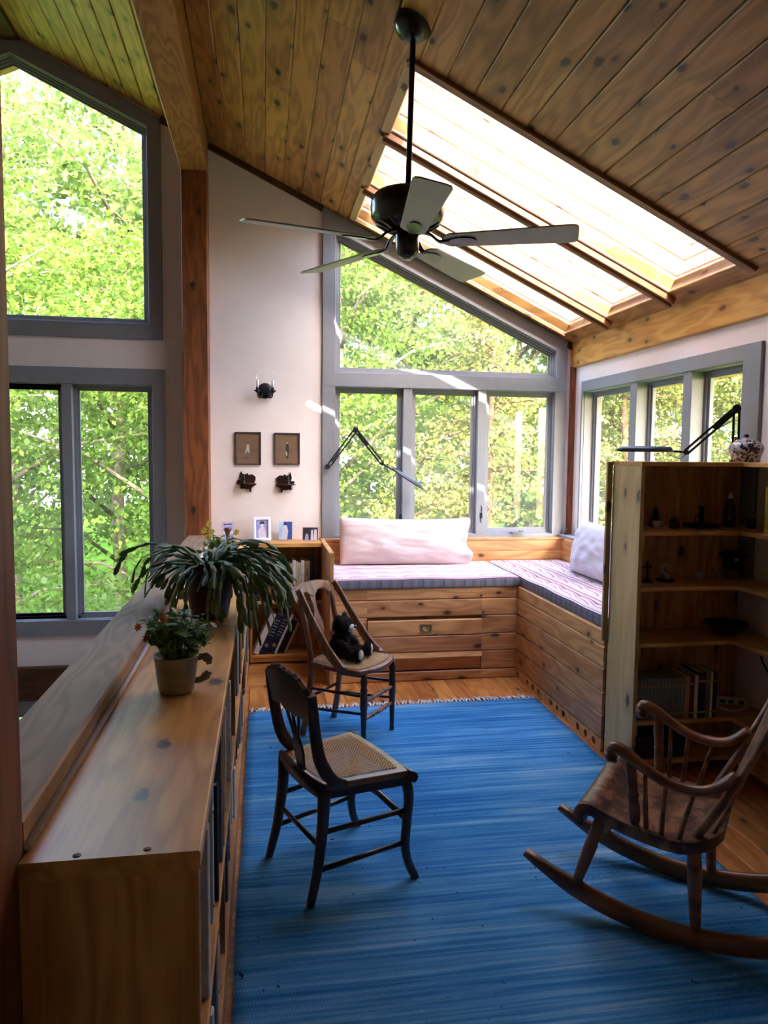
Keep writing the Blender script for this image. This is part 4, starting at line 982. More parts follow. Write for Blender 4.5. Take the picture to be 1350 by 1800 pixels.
MB().lathe([(.032, 0), (.034, .005), (.034, .095), (.03, .105), (.034, .112), (.018, .135), (.013, .142), (.013, .16)], (0, 0, 0), 18).build('body', DKGL, bt, local=True)
MB().lathe([(.012, .16), (.014, .165), (.010, .185), (.001, .20)], (0, 0, 0), 12).build('stopper', PORC, bt, local=True)
lt('tumbler', [(.02, 0), (.024, .003), (.027, .055), (.0255, .055), (.022, .006), (.001, .005)], (2.66, 3.65, z), DKGL, 'small dark glass tumbler beside the slim bottle', 'glass', 18)
z = 1.0205
cr = thing('standing_cross', 'small dark standing cross on the second shelf', 'cross', (2.075, 3.69, z))
MB().lathe([(.030, 0), (.030, .005), (.022, .010), (.018, .014), (.010, .018)], (0, 0, 0), 18).build('base', IRON, cr, local=True)
MB().box(-.0055, .0055, -.004, .004, .016, .115).box(-.027, .027, -.004, .004, .078, .090).build('crosspiece', IRON, cr, local=True, bevel=.001)
cl = thing('glass_dome', 'glass dome with a dark base and a pale carving inside', 'dome', (2.20, 3.72, z))
MB().lathe([(.052, 0), (.052, .008), (.046, .012)], (0, 0, 0), 24).build('base', DARKW, cl, local=True)
MB().lathe([(.045, .012), (.045, .085), (.040, .105), (.028, .122), (.012, .131), (.005, .133), (.008, .140), (.006, .148), (.001, .150)], (0, 0, 0), 24).build('dome', CLRG, cl, local=True)
mb = MB().tube(catmull([(.012, 0, .095), (-.012, 0, .085), (-.022, 0, .06), (-.008, 0, .038), (.012, 0, .03)], 5), [.004]*3+[.007]*8+[.006]*10, 8); mb.lathe([(.016, .012), (.012, .03), (.014, .034)], (.008, 0, 0), 14); mb.build('carving', PORC, cl, local=True)
lt('small_pot', [(.022, 0), (.028, .012), (.030, .03), (.024, .045), (.026, .05), (.022, .05), (.020, .03), (.001, .01)], (2.385, 3.70, z), STON, 'little grey pot beside the slatted rack', 'pot', 18)
rkk = thing('slatted_rack', 'small wooden rack of thin slats lying tilted on the second shelf', 'rack', (2.52, 3.66, z+.006), math.radians(-14), rot=Matrix.Rotation(math.radians(-14), 4, 'Z') @ Matrix.Rotation(math.radians(6), 4, 'Y'))
SLT = wood('slat_wood', (150, 120, 92), (112, 84, 62), kd=0)
for k in range(5):
    o = MB().box(-.075, .075, -.0035, .0035, 0, .006).build('slat', SLT, rkk, Matrix.Translation((0, -.035+k*.017, .012+.011*k)), local=True)
for sx in (-1, 1): MB().bar((sx*.06, -.04, .006), (sx*.06, .04, .058), .008, .008).build('rail', SLT, rkk, local=True)
hv = thing('lantern', 'dark square lantern with a small white tag at the inner corner', 'lantern', (2.645, 3.775, z))
MB().box(-.040, .040, -.035, .035, 0, .125).build('body', IRON, hv, local=True, bevel=.004); MB().box(-.055, .055, -.05, .05, .125, .142).box(-.035, .035, -.03, .03, .142, .155).build('roof', IRON, hv, local=True, bevel=.003)
MB().box(-.012, .012, -.0375, -.0355, .10, .116).build('tag', WHITE, hv, local=True)
z = .7205
o = MB().box(0, .105, -.0006, .0006, 0, .145).build('greeting_card', plain('card_stock', (206, 200, 184), .8, .2), None, Matrix.Translation((1.985, 3.60, z)) @ Matrix.Rotation(math.radians(62), 4, 'Z') @ Matrix.Rotation(math.radians(-4), 4, 'X')); tag(o, 'pale card with faint drawings leaning inside the corner bookcase', 'card')
mb = MB()
for q in range(5): mb.box(.03, .03+.03+.008*(q % 3), -.0012, -.0007, .02+q*.024, .0235+q*.024)
mb.build('drawing', plain('faint_ink', (140, 134, 124), .8, .2), o, WM[o.name])
lt('bowl', [(.05, 0), (.055, .008), (.09, .03), (.118, .062), (.121, .066), (.115, .064), (.085, .036), (.045, .014), (.001, .012)], (2.555, 3.675, z), plain('dark_wood_bowl', (46, 30, 24), .4, .4), 'wide dark wooden bowl on the third shelf', 'bowl', 30)
z = .2975; x = 1.962
ser = [('set', .0195, .225)]*14
SETM = plain('sage_cloth', (112, 114, 100), .6, .3); BM['sage'] = SETM
for k in range(14):
    book('sage', .0190, .225, .15, Matrix.Translation((x, 3.545+rb.uniform(0, .004), z)), 'grey green volume of a matching set in the corner bookcase', 'matching grey green volumes in the corner bookcase', 2); x += .0197
for col, t, h, lab in (('tan', .030, .232, 'tan spined book next to the matching set in the corner bookcase'), ('maroon', .026, .235, 'maroon spined book between tan and cream books in the corner bookcase'), ('cream', .022, .236, 'cream spined book beside the thick navy book in the corner bookcase'), ('navy', .042, .25, 'thick navy book in the corner bookcase'), ('olive', .030, .25, 'olive book between navy and white books in the corner bookcase'), ('white', .016, .25, 'slim white book near the end of the row in the corner bookcase'), ('black', .022, .248, 'black book closing the row in the corner bookcase')):
    book(col, t-.001, h, .17, Matrix.Translation((x, 3.54+rb.uniform(0, .008), z)), lab, None, 2); x += t
ps = thing('power_strip', 'pale power strip lying at the back of the lower shelf', 'power strip', (2.62, 3.74, z), math.radians(-22))
MB().box(-.11, .11, -.022, .022, 0, .034).build('housing', plain('beige_plastic', (196, 190, 176), .5, .4), ps, local=True, bevel=.004)
for k in range(3): MB().box(-.08+k*.045, -.055+k*.045, -.0235, -.0215, .009, .026).build('socket', BLACKM, ps, local=True)
MB().box(.065, .09, -.0235, -.0215, .007, .028).build('switch', BLACKM, ps, local=True)
o = MB().tube(catmull([(2.50, 3.66, z+.03), (2.535, 3.64, z+.006), (2.60, 3.60, z+.005), (2.66, 3.60, z+.03), (2.70, 3.55, z+.06), (2.71, 3.45, z+.05)], 6), .0045, 7).build('power_cord', plain('white_cord', (206, 202, 196), .5, .4), ps)
o = MB().tube(catmull([(2.73, 3.60, .66), (2.70, 3.56, .60), (2.72, 3.50, .50), (2.71, 3.46, .36), (2.70, 3.44, .30)], 6), .005, 7).build('power_cord', BLACKM, ps)
bx_ = thing('storage_box', 'low black box standing on the bottom shelf of the corner bookcase', 'box', (2.12, 3.68, .0805))
MB().box(-.15, .15, -.13, .13, 0, .10).build('body', BLACKM, bx_, local=True, bevel=.004); MB().box(-.154, .154, -.134, .134, .10, .125).build('lid', BLACKM, bx_, local=True, bevel=.004)
BM['yellow'] = plain('cloth_yellow', (204, 180, 60), .6, .3)
book('yellow', .03, .24, .15, Matrix.Translation((2.553, 3.40, 1.3155)) @ Matrix.Rotation(math.radians(-90), 4, 'Z'), 'yellow book standing on the wing shelf of the corner bookcase', None, 1)

# ---- ginger jar on the bookcase
def china_mat():
    t = NT('blue_white_china'); tc = t.n('ShaderNodeTexCoord').outputs['Object']; n = t.noise(tc, 26., 2., .5, 2.2); n2 = t.noise(tc, 60., 2., .5, 1.)
    f = t.math('ADD', t.math('MULTIPLY', n, .75), t.math('MULTIPLY', n2, .25))
    col = t.ramp(f, [(.44, lin((36, 44, 84))), (.475, lin((60, 70, 112))), (.50, lin((206, 202, 194))), (.70, lin((214, 208, 198)))])
    return t.bsdf(col, .15, .5)
CH = china_mat(); va = thing('ginger_jar', 'round blue and white china jar with a knobbed lid on the corner bookcase', 'vase', (2.585, 3.62, 1.6805))
MB().lathe([(.052, 0), (.056, .004), (.072, .025), (.088, .060), (.090, .078), (.082, .098), (.062, .110), (.050, .113)], (0, 0, 0), 36).build('body', CH, va, local=True)
ld = MB().lathe([(.060, .112), (.056, .118), (.030, .126), (.008, .130), (.007, .136)], (0, 0, 0), 30).build('lid', CH, va, local=True)
MB().lathe([(.006, .134), (.013, .140), (.014, .146), (.008, .153), (.001, .154)], (0, 0, 0), 16).build('knob', plain('cobalt_glaze', (28, 36, 84), .15, .5), ld, WM[va.name])

# ================================================================== LAMPS
def desk_lamp(name, label, base, j1, j2, h0, h1, wallmount):
    base, j1, j2, h0, h1 = [Vector(q) for q in (base, j1, j2, h0, h1)]
    L = thing(name, label, 'lamp', base); side = (j1-base).cross(j2-j1).normalized()
    def arm(a, b_, off):
        d = (b_-a).normalized(); nrm = side.cross(d)
        for s in (-1, 1): MB().bar(a+nrm*s*off, b_+nrm*s*off, .013, .013, side).build('arm_rod', BLACKM, L)
        MB().tube([a+d*.03, a+d*(b_-a).length*.45], .0055, 8).build('spring', IRON, L)
    arm(base+(j1-base)*.05, j1, .014); arm(j1, j2, .012)
    if wallmount:
        MB().lathe([(.022, 0), (.022, .03), (.017, .035), (.017, .075)], base+Vector((0, YB-.022-base.y, -.0)), 16, axis=(0, -1, 0)).build('wall_bracket', BLACKM, L)
    else:
        MB().lathe([(.03, 0), (.03, .012), (.014, .018), (.012, .05)], base, 16).build('base', BLACKM, L)
    MB().lathe([(.022, -.014), (.024, -.010), (.024, .010), (.022, .014)], j1, 16, axis=side).build('elbow', BLACKM, L)
    MB().tube(catmull([j1-(j1-base).normalized()*.03+side*.012, j1+Vector((-.012, 0, .030)), j1+Vector((.016, 0, .030)), j1+(j2-j1).normalized()*.03+side*.012], 4), .0022, 6).build('cable', BLACKM, L)
    MB().lathe([(.014, -.012), (.015, .012)], j2, 14, axis=side).build('knuckle', BLACKM, L)
    MB().tube([j2, h0], .007, 8).build('neck', BLACKM, L)
    d = (h1-h0).normalized(); l = (h1-h0).length; pr = [(.034*math.cos(a), .028*math.sin(a)) for a in [PI*k/10 for k in range(11)]]+[(-.034, -.006), (.034, -.006)]
    hd = MB().sweep([h0, h0+d*.015, h0+d*(l*.35), h0+d*(l*.9), h1], pr, (0, 0, 1), scale=[.55, .95, 1, 1, (.8, .35)]).build('lamp_head', plain('gunmetal_shade', (46, 50, 66), .35, .5), L)
    MB().tube(catmull([j2+Vector((0, 0, -.01)), (j2+h0)/2+Vector((0, 0, -.04)), h0+d*.03+Vector((0, 0, -.015))], 5), .002, 6).build('cord', BLACKM, L)
    return L
desk_lamp('swing_arm_lamp', 'black swing arm lamp mounted on the casing of the back windows', at(577, 820, Y=6.17), at(625, 756, Y=6.15), at(672, 815, Y=6.13), at(687, 824, Y=6.12), at(744, 861, Y=6.08), True)
b0 = at(1292, 812, Y=3.80); desk_lamp('swing_arm_lamp', 'black swing arm lamp standing on the corner bookcase behind the china jar', (b0.x, 3.80, 1.6805), at(1295, 718, Y=3.80), at(1206, 795, Y=3.93), at(1182, 793, Y=3.95), at(1083, 792, Y=4.02), False)

# ================================================================== CEILING FAN
FX, FY = .665, 3.44
fan = thing('ceiling_fan', 'black five bladed ceiling fan hanging on a long rod below the board ceiling', 'fan', (.678, FY, 3.66))
cc = cp(.682, FY, 0)
MB().lathe([(.085, .0), (.092, -.02), (.088, -.05), (.070, -.085), (.045, -.105), (.022, -.115)], (.682, FY, 3.70), 28).build('canopy', BLACK, fan)
MB().tube([(.681, FY, 3.60), (FX, FY, 2.90)], .0135, 12).build('down_rod', BLACKM, fan)
mt = MB().lathe([(.02, 2.955), (.03, 2.925), (.09, 2.915), (.150, 2.905), (.168, 2.885), (.174, 2.85), (.170, 2.80), (.150, 2.775), (.09, 2.745), (.06, 2.74)][::-1], (FX, FY, 0), 40).build('motor_housing', BLACK, fan)
for k in range(16):
    a = 2*PI*k/16; MB().tube(catmull([(FX+.15*math.cos(a), FY+.15*math.sin(a), 2.777), (FX+.115*math.cos(a+.1), FY+.115*math.sin(a+.1), 2.755), (FX+.075*math.cos(a), FY+.075*math.sin(a), 2.742)], 3), .006, 6).build('vent_rib', BLACK, mt)
MB().lathe([(.001, 2.618), (.028, 2.619), (.040, 2.626), (.054, 2.645), (.056, 2.72), (.050, 2.745)], (FX, FY, 0), 28).build('switch_housing', BLACK, fan)
MB().lathe([(.001, 2.610), (.022, 2.611), (.026, 2.622)], (FX, FY, 0), 18).build('bottom_cap', CHROME, fan)
MB().tube([(FX-.02, FY-.03, 2.64), (FX-.02, FY-.03, 2.55)], .0012, 5).build('pull_chain', CHROME, fan)
BLD = plain('fan_blade_grey', (182, 182, 160), .45, .3, var=.03)
for k in range(5):
    a = math.radians(-22+72*k); mw = Matrix.Translation((FX, FY, 2.69)) @ Matrix.Rotation(a, 4, 'Z') @ Matrix.Rotation(math.radians(-12), 4, 'X')
    w0, w1, r0, r1 = .058, .078, .20, .775
    out = [(r0, -w0), (r1-.03, -w1), (r1-.008, -w1+.008), (r1, -w1+.03), (r1, w1-.03), (r1-.008, w1-.008), (r1-.03, w1), (r0, w0), (r0-.03, w0*.6), (r0-.04, 0), (r0-.03, -w0*.6)]
    bl = MB().prism(out, (0, 0, -.004), AX, (0, 1, 0), (0, 0, .008)).build('blade', BLD, fan, mw, bevel=.002)
    mb = MB(); sp = catmull([(.06, 0, .05), (.11, 0, .03), (.15, 0, -.004), (.20, 0, -.008)], 4); mb.sweep(sp, rc(.034, .010), (0, 0, 1), scale=[(lerp(1, .7, math.sin(PI*i/(len(sp)-1))), 1) for i in range(len(sp))])
    mb.prism([(.255+.068*math.cos(t), .034*math.sin(t)) for t in [2*PI*q/20 for q in range(20)]], (0, 0, -.011), AX, (0, 1, 0), (0, 0, .006)); mb.build('blade_iron', BLACK, bl, mw, bevel=.002)
for c, lab in ((cp(1.965, 4.52, -.066), 'first'), (cp(1.975, 5.40, -.066), 'second')):
    o = MB().tube(catmull([c, c+Vector((0, 0, -.02)), c+Vector((.012, 0, -.028)), c+Vector((.012, 0, -.045)), c+Vector((0, 0, -.055)), c+Vector((-.012, 0, -.046))], 4), .0028, 6).build('ceiling_hook', IRON)
    tag(o, 'small dark hook under the skylight trim nearer the %s' % ('fan' if lab == 'first' else 'window gable'), 'hook')

# ================================================================== ON THE WALL
sc = thing('wall_sconce', 'black iron wall sconce with two candle bulbs', 'sconce', (.017, YB, 2.20))
MB().lathe([(.064, 0), (.064, .008), (.05, .018), (.02, .022)], (.017, YB, 2.225), 28, axis=(0, -1, 0)).build('back_plate', IRON, sc)
for s in (-1, 1):
    x = .017+s*.062
    MB().tube(catmull([(.017+s*.02, YB-.015, 2.20), (.017+s*.035, YB-.04, 2.168), (x-s*.006, YB-.07, 2.172), (x, YB-.075, 2.215)], 5), .006, 8).build('arm', IRON, sc)
    MB().lathe([(.008, 2.20), (.012, 2.205), (.030, 2.222), (.030, 2.225), (.012, 2.222), (.014, 2.245), (.010, 2.246)], (x, YB-.075, 0), 18).build('drip_cup', IRON, sc)
    MB().lathe([(.0105, 2.244), (.0105, 2.305), (.008, 2.307)], (x, YB-.075, 0), 14).build('candle_sleeve', WHITE, sc)
    MB().lathe([(.006, 2.306), (.013, 2.322), (.0155, 2.34), (.011, 2.365), (.004, 2.385), (.001, 2.392)], (x, YB-.075, 0), 16).build('bulb', CLRG, sc)
KRAFT = plain('kraft_paper', (138, 104, 72), .8, .2, var=.03); INK = plain('brown_ink', (92, 66, 46), .8, .2); PFR = plain('slate_frame', (58, 56, 66), .4, .4)
FIGW = plain('cream_paper_cut', (210, 202, 184), .8, .2); FIGB = plain('black_paper_cut', (30, 30, 34), .8, .2); FIGG = plain('grey_paper_cut', (110, 108, 106), .8, .2)
def picture(x0, x1, z0, z1, label, fig):
    P = thing('framed_picture', label, 'picture', ((x0+x1)/2, YB, z0)); y = YB
    mb = MB(); ring(mb, rect(x0, x1, z0, z1), rect(x0+.011, x1-.011, z0+.011, z1-.011), (0, y-.002, 0), AX, AZ, (0, -.018, 0)); mb.build('frame', PFR, P, bevel=.002)
    MB().box(x0+.009, x1-.009, y-.008, y-.002, z0+.009, z1-.009).build('backing', KRAFT, P)
    MB().box(x0+.010, x1-.010, y-.0145, y-.0125, z0+.010, z1-.010).build('pane', CLRG, P)
    w, h = x1-x0, z1-z0; q = y-.0085
    def shp(nm, pts, m_, k=0): MB().prism([(x0+w*a, z0+h*b_) for a, b_ in pts], (0, q-.0005*k, 0), AX, AZ, (0, -.0006, 0)).build(nm, m_, P)
    for a, b_, c, d in ((.08, .44, .36, .455), (.08, .49, .38, .50), (.66, .44, .94, .45), (.66, .49, .94, .50), (.66, .36, .68, .50), (.67, .36, .94, .367), (.28, .36, .35, .37)): shp('railing_line', [(a, b_), (c, b_), (c, d), (a, d)], INK)
    if fig == 'w':
        shp('figure_skirt', [(.34, .2), (.54, .2), (.56, .38), (.50, .62), (.44, .60), (.40, .40)], FIGG, 1); shp('figure_shawl', [(.37, .3), (.46, .42), (.55, .34), (.56, .44), (.53, .62), (.46, .62), (.43, .5)], FIGW, 2)
        shp('figure_head', [(.455+.03*math.cos(t), .655+.035*math.sin(t)) for t in [2*PI*k/10 for k in range(10)]], FIGG, 2); shp('figure_shadow', [(.24, .19), (.56, .185), (.56, .2), (.24, .205)], FIGB, 1)
    else:
        shp('figure_legs', [(.46, .2), (.55, .2), (.55, .42), (.46, .42)], FIGB, 1); shp('figure_breeches', [(.455, .3), (.505, .28), (.51, .44), (.455, .46)], FIGW, 2)
        shp('figure_coat', [(.46, .42), (.58, .34), (.57, .56), (.54, .66), (.47, .66), (.44, .5)], FIGB, 3); shp('figure_head', [(.505+.032*math.cos(t), .69+.03*math.sin(t)) for t in [2*PI*k/10 for k in range(10)]], FIGW, 3)
        shp('figure_hat', [(.45, .715), (.56, .715), (.53, .74), (.48, .74)], FIGB, 4)
picture(-.232, -.018, 1.609, 1.882, 'small slate framed picture of a standing woman in a pale shawl', 'w')
picture(.091, .305, 1.612, 1.879, 'small slate framed picture of a standing man in a dark coat', 'm')
LEAFW = wood('carved_leaf_wood', (58, 30, 24), (32, 16, 14), kd=0, rough=.35)
lf = [(-.35, 1.), (-.30, .75), (-.05, .70), (.10, .82), (.18, .66), (.45, .72), (.72, .5), (.70, .22), (.62, .06), (.78, -.10), (.60, -.22), (.45, -.30), (.38, -.42), (.40, -.66), (.28, -.70), (.20, -.46), (0, -.48), (-.25, -.42), (-.38, -.48), (-.48, -.34), (-.42, -.2), (-.60, -.04), (-.72, .18), (-.60, .26), (-.42, .26), (-.48, .52), (-.42, .8)]
def bracket(cx, czz, mir, lab, figlab):
    sx = -1 if mir else 1; s_ = .115; B_ = thing('leaf_bracket', lab, 'bracket', (cx, YB, czz))
    pts = [(cx+sx*a*s_*.95, czz+b_*s_*.92) for a, b_ in lf]
    if mir: pts = pts[::-1]
    MB().prism(pts[::-1], (0, YB-.001, 0), AX, AZ, (0, -.014, 0)).build('leaf_back', LEAFW, B_, bevel=.003)
    half = [(cx+.085*math.cos(t), -.07*math.sin(t)) for t in [PI*k/12 for k in range(13)]]
    MB().prism(half, (0, YB-.014, czz-.008), AX, (0, 1, 0), (0, 0, .008)).build('ledge', LEAFW, B_, bevel=.002)
    f = MB(); X0 = cx-sx*.02; f.lathe([(.014, 0), (.015, .006), (.008, .010), (.012, .022), (.013, .034), (.006, .044), (.010, .054), (.009, .062), (.001, .070)], (X0, YB-.045, czz+.0005), 14)
    f.tube(catmull([(X0-sx*.011, YB-.05, czz+.036), (X0+sx*.004, YB-.06, czz+.028), (X0+sx*.014, YB-.058, czz+.034)], 3), .003, 6)
    tag(f.build('figurine', plain('black_glazed', (26, 26, 32), .2, .6)), figlab, 'figurine')
bracket(-.141, 1.455, False, 'dark carved leaf bracket below the picture of the woman', 'small black figurine on the leaf bracket below the woman')
bracket(.186, 1.447, True, 'dark carved leaf bracket below the picture of the man', 'small black figurine on the leaf bracket below the man')
# ---- photographs on the small bookcase
BLU, SKIN, LAV, DKB = plain('photo_blue', (56, 84, 150), .4, .4), plain('photo_pale', (206, 196, 206), .4, .4), plain('photo_lavender', (150, 146, 190), .4, .4), plain('photo_dark', (48, 44, 48), .4, .4)
def photo(name, label, c, rz, tilt, w, h, bg_, shapes, frame=None, rest=True):
    P = thing(name, label, 'photo frame', c, rot=Matrix.Rotation(rz, 4, 'Z') @ Matrix.Rotation(-tilt, 4, 'X'))
    fw = .024 if frame == 'white' else .006 if frame else 0
    if frame == 'white':
        mb = MB(); ring(mb, rect(-w/2-fw, w/2+fw, 0, h+2*fw), rect(-w/2, w/2, fw, h+fw), (0, 0, 0), AX, AZ, (0, -.016, 0)); mb.build('frame', WHITE, P, local=True, bevel=.006)
        MB().box(-w/2-fw*.7, w/2+fw*.7, .0, .006, .004, h+fw).build('backing', BLACKM, P, local=True); MB().bar((0, .004, h*.6), (0, .05, .004), .03, .003, (0, 1, 0)).build('easel_strut', BLACKM, P, local=True)
    elif frame == 'clear':
        MB().box(-w/2-.006, w/2+.006, -.004, .004, 0, h+2*fw).build('acrylic_block', CLRG, P, local=True); MB().bar((0, .003, h*.5), (0, .04, .003), .03, .002, (0, 1, 0)).build('easel_strut', CLRG, P, local=True)
    MB().box(-w/2, w/2, -.0055, -.0045 if frame == 'clear' else -.002, fw, h+fw).build('print', bg_, P, local=True)
    for i, (nm, pts, m_) in enumerate(shapes): MB().prism([((a-.5)*w, fw+b_*h) for a, b_ in pts], (0, -.0056-.0003*i, 0), AX, AZ, (0, -.0004, 0)).build(nm, m_, P, local=True)
def circ(x, y, r, ry=None, n=10): return [(x+r*math.cos(2*PI*k/n), y+(ry or r)*math.sin(2*PI*k/n)) for k in range(n)]
body = [(.2, 0), (.85, 0), (.8, .4), (.65, .62), (.4, .62), (.22, .42)]
photo('photo_frame', 'white rounded photo frame with a portrait on the small bookcase', (-.012, 6.12, .981), math.radians(6), math.radians(9), .098, .15, LAV, [('figure_body', body, SKIN), ('figure_head', circ(.52, .72, .13, .12), SKIN), ('figure_hat', [(.3, .78), (.75, .78), (.66, .92), (.4, .92)], DKB)], 'white')
photo('photo_frame', 'clear frame with a blue photograph of a standing figure', (.182, 6.15, .981), math.radians(-3), math.radians(8), .108, .15, BLU, [('light_side', [(0, 0), (.35, 0), (.35, 1), (0, 1)], plain('photo_aqua', (170, 196, 220), .4, .4)), ('figure_body', [(.35, 0), (.62, 0), (.7, .5), (.6, .8), (.36, .8), (.28, .5)], SKIN), ('figure_head', circ(.47, .87, .09, .08), DKB)], 'clear')
photo('photo_frame', 'low clear frame with a black and white group photograph', (.385, 6.10, .981), math.radians(-8), math.radians(10), .125, .105, DKB, [('figure_one', [(.12, 0), (.4, 0), (.36, .5), (.2, .5)], LAV), ('figure_two', [(.52, 0), (.70, 0), (.68, .8), (.56, .8)], SKIN), ('figure_three', [(.72, 0), (.95, 0), (.92, .85), (.76, .85)], SKIN)], 'clear')
photo('photo_frame', 'clear frame with a lavender photograph behind the yellow flowers', (-.285, 6.10, .981), math.radians(14), math.radians(12), .08, .15, LAV, [('pale_band', [(0, .4), (1, .4), (1, .5), (0, .5)], SKIN), ('figure', [(.35, .5), (.65, .5), (.5, .82)], SKIN), ('dark_band', [(.1, .86), (.9, .88), (.9, .94), (.1, .92)], DKB)], 'clear')
o = MB().lathe([(.03, 0), (.032, .01), (.012, .02), (.009, .05), (.013, .09), (.010, .12), (.013, .15), (.026, .185), (.028, .20), (.022, .20), (.001, .18)], (0, 0, 0), 20).build('candlestick', BROWNW, None, Matrix.Translation((-.25, 5.25, .981))); tag(o, 'brown turned wooden candlestick among the plants on the counter', 'candlestick')
o = MB().lathe([(.011, 0), (.014, .01), (.012, .03), (.016, .045), (.010, .062), (.001, .066)], (0, 0, 0), 12).build('wooden_stopper', DARKW, None, Matrix.Translation((2.665, 6.17, 1.0085)) @ Matrix.Rotation(math.radians(14), 4, 'Y')); tag(o, 'small dark brown knob standing on the sill in the window corner', 'ornament')
# ================================================================== PLANTS
def leaf_mat(name, c1, c2, tr=.25, rough=.45):
    t = NT(name); v = t.coord(); n = t.noise(v, 14., 3.); rnd = t.n('ShaderNodeObjectInfo').outputs['Random']
    f = t.math('ADD', t.math('MULTIPLY', n, .6), t.math('MULTIPLY', rnd, .4)); col = t.ramp(f, [(.25, lin(c1)), (.75, lin(c2))])
    p = t.n('ShaderNodeBsdfPrincipled'); t.set(p.inputs['Base Color'], col); p.inputs['Roughness'].default_value = rough
    tl = t.n('ShaderNodeBsdfTranslucent'); t.set(tl.inputs[0], col); mx = t.n('ShaderNodeMixShader'); mx.inputs[0].default_value = tr
    t.set(mx.inputs[1], p.outputs[0]); t.set(mx.inputs[2], tl.outputs[0]); t.set(t.out.inputs[0], mx.outputs[0]); _m[name] = t.mat; return t.mat
CACT = leaf_mat('cactus_green', (70, 96, 58), (138, 160, 104), .25, .4)
SOIL = plain('potting_soil', (40, 28, 20), 1., .1, var=.3, nscale=90, bump=.6)
def cladode(notch):
    """flat jointed segment: along +x from 0 to 1 (scaled per copy), notched edges, slight fold"""
    E_ = [(0, .05), (.10, .12), (.22, .20), (.36, .24), (.40, .21), (.55, .26), (.72, .26), (.78, .22), (.90, .20), (1., .09)]
    vs = []; n = len(E_)
    for x_, y_ in E_: vs += [(x_, -y_, .03*x_*(1-x_)*2-.05), (x_, 0, .03*x_*(1-x_)*2+.0), (x_, y_, .03*x_*(1-x_)*2-.05)]
    fs = []
    for i in range(n-1):
        for j in range(2): fs.append((i*3+j, (i+1)*3+j, (i+1)*3+j+1, i*3+j+1))
    vs2 = [(a, b_, c-.035) for a, b_, c in vs]; m_ = len(vs)
    fs2 = [tuple(reversed([q+m_ for q in f])) for f in fs]
    rim = [(i*3, (i+1)*3) for i in range(n-1)]+[((i+1)*3+2, i*3+2) for i in range(n-1)]
    me = bpy.data.meshes.new('cladode'); me.from_pydata(vs+vs2, [], fs+fs2+[(b_, a, a+m_, b_+m_) for a, b_ in rim]); me.materials.append(CACT)
    for p in me.polygons: p.use_smooth = True
    return me
CLAD = cladode(0)
cac = thing('christmas_cactus', 'large arching holiday cactus in a brown pot on the plank counter', 'potted plant', (-.235, 3.27, .9805))
PB = plain('brown_glazed_pot', (74, 44, 38), .35, .4)
MB().lathe([(.075, 0), (.080, .006), (.098, .12), (.110, .21), (.116, .235), (.116, .25), (.106, .25), (.102, .225), (.001, .22)], (0, 0, 0), 30).build('pot', PB, cac, local=True)
rc_ = random.Random(21); nleaf = 0; extra = MB(); sb_ = MB()
for i in range(124):
    az = rc_.uniform(0, 2*PI); right = rc_.random() < .42
    if right: az = rc_.uniform(-1.3, .55)
    r0 = rc_.uniform(.02, .09); p = Vector((r0*math.cos(az), r0*math.sin(az), .235)); el = rc_.uniform(.2, .85) if i % 2 else rc_.uniform(-.35, .45); L = rc_.uniform(.26, .46) if right else rc_.uniform(.20, .50)
    seg = rc_.uniform(.050, .074); n = int(L/seg); tw = rc_.uniform(-.5, .5)
    for k in range(n):
        d = Vector((math.cos(az)*math.cos(el), math.sin(az)*math.cos(el), math.sin(el))); s_ = seg*(1.15 if k == n-1 else 1)
        up_ = Vector((0, 0, 1)) if abs(d.z) < .95 else Vector((math.cos(az), math.sin(az), 0)); y_ = up_.cross(d).normalized(); z_ = d.cross(y_)
        ro = Matrix.Rotation(tw+rc_.uniform(-.9, .9), 3, d); y_, z_ = ro @ y_, ro @ z_
        X = Matrix(((d.x, y_.x, z_.x, p.x), (d.y, y_.y, z_.y, p.y), (d.z, y_.z, z_.z, p.z), (0, 0, 0, 1))) @ Matrix.Diagonal((s_*1.08, s_*rc_.uniform(.62, .85), s_*.8, 1))
        wp = WM[cac.name] @ p
        if wp.z+d.z*s_ < 1.0 and -.45 < wp.x < -.105: break
        if min(wp.z, wp.z+d.z*s_) < 1.062 and min(wp.x, wp.x+d.x*s_) < -.40: break
        if nleaf < 298: link(bpy.data.objects.new('leaf_segment', CLAD), cac, WM[cac.name] @ X); nleaf += 1
        else: extra.add([X @ v_.co for v_ in CLAD.vertices], [tuple(f.vertices) for f in CLAD.polygons], 0, True)
        p = p+d*s_; el -= rc_.uniform(.16, .46); az += rc_.uniform(-.3, .3)
        if el < -1.35: el = -1.35
o = extra.build('leaf_segments', CACT, cac, local=True); o['kind'] = 'stuff'
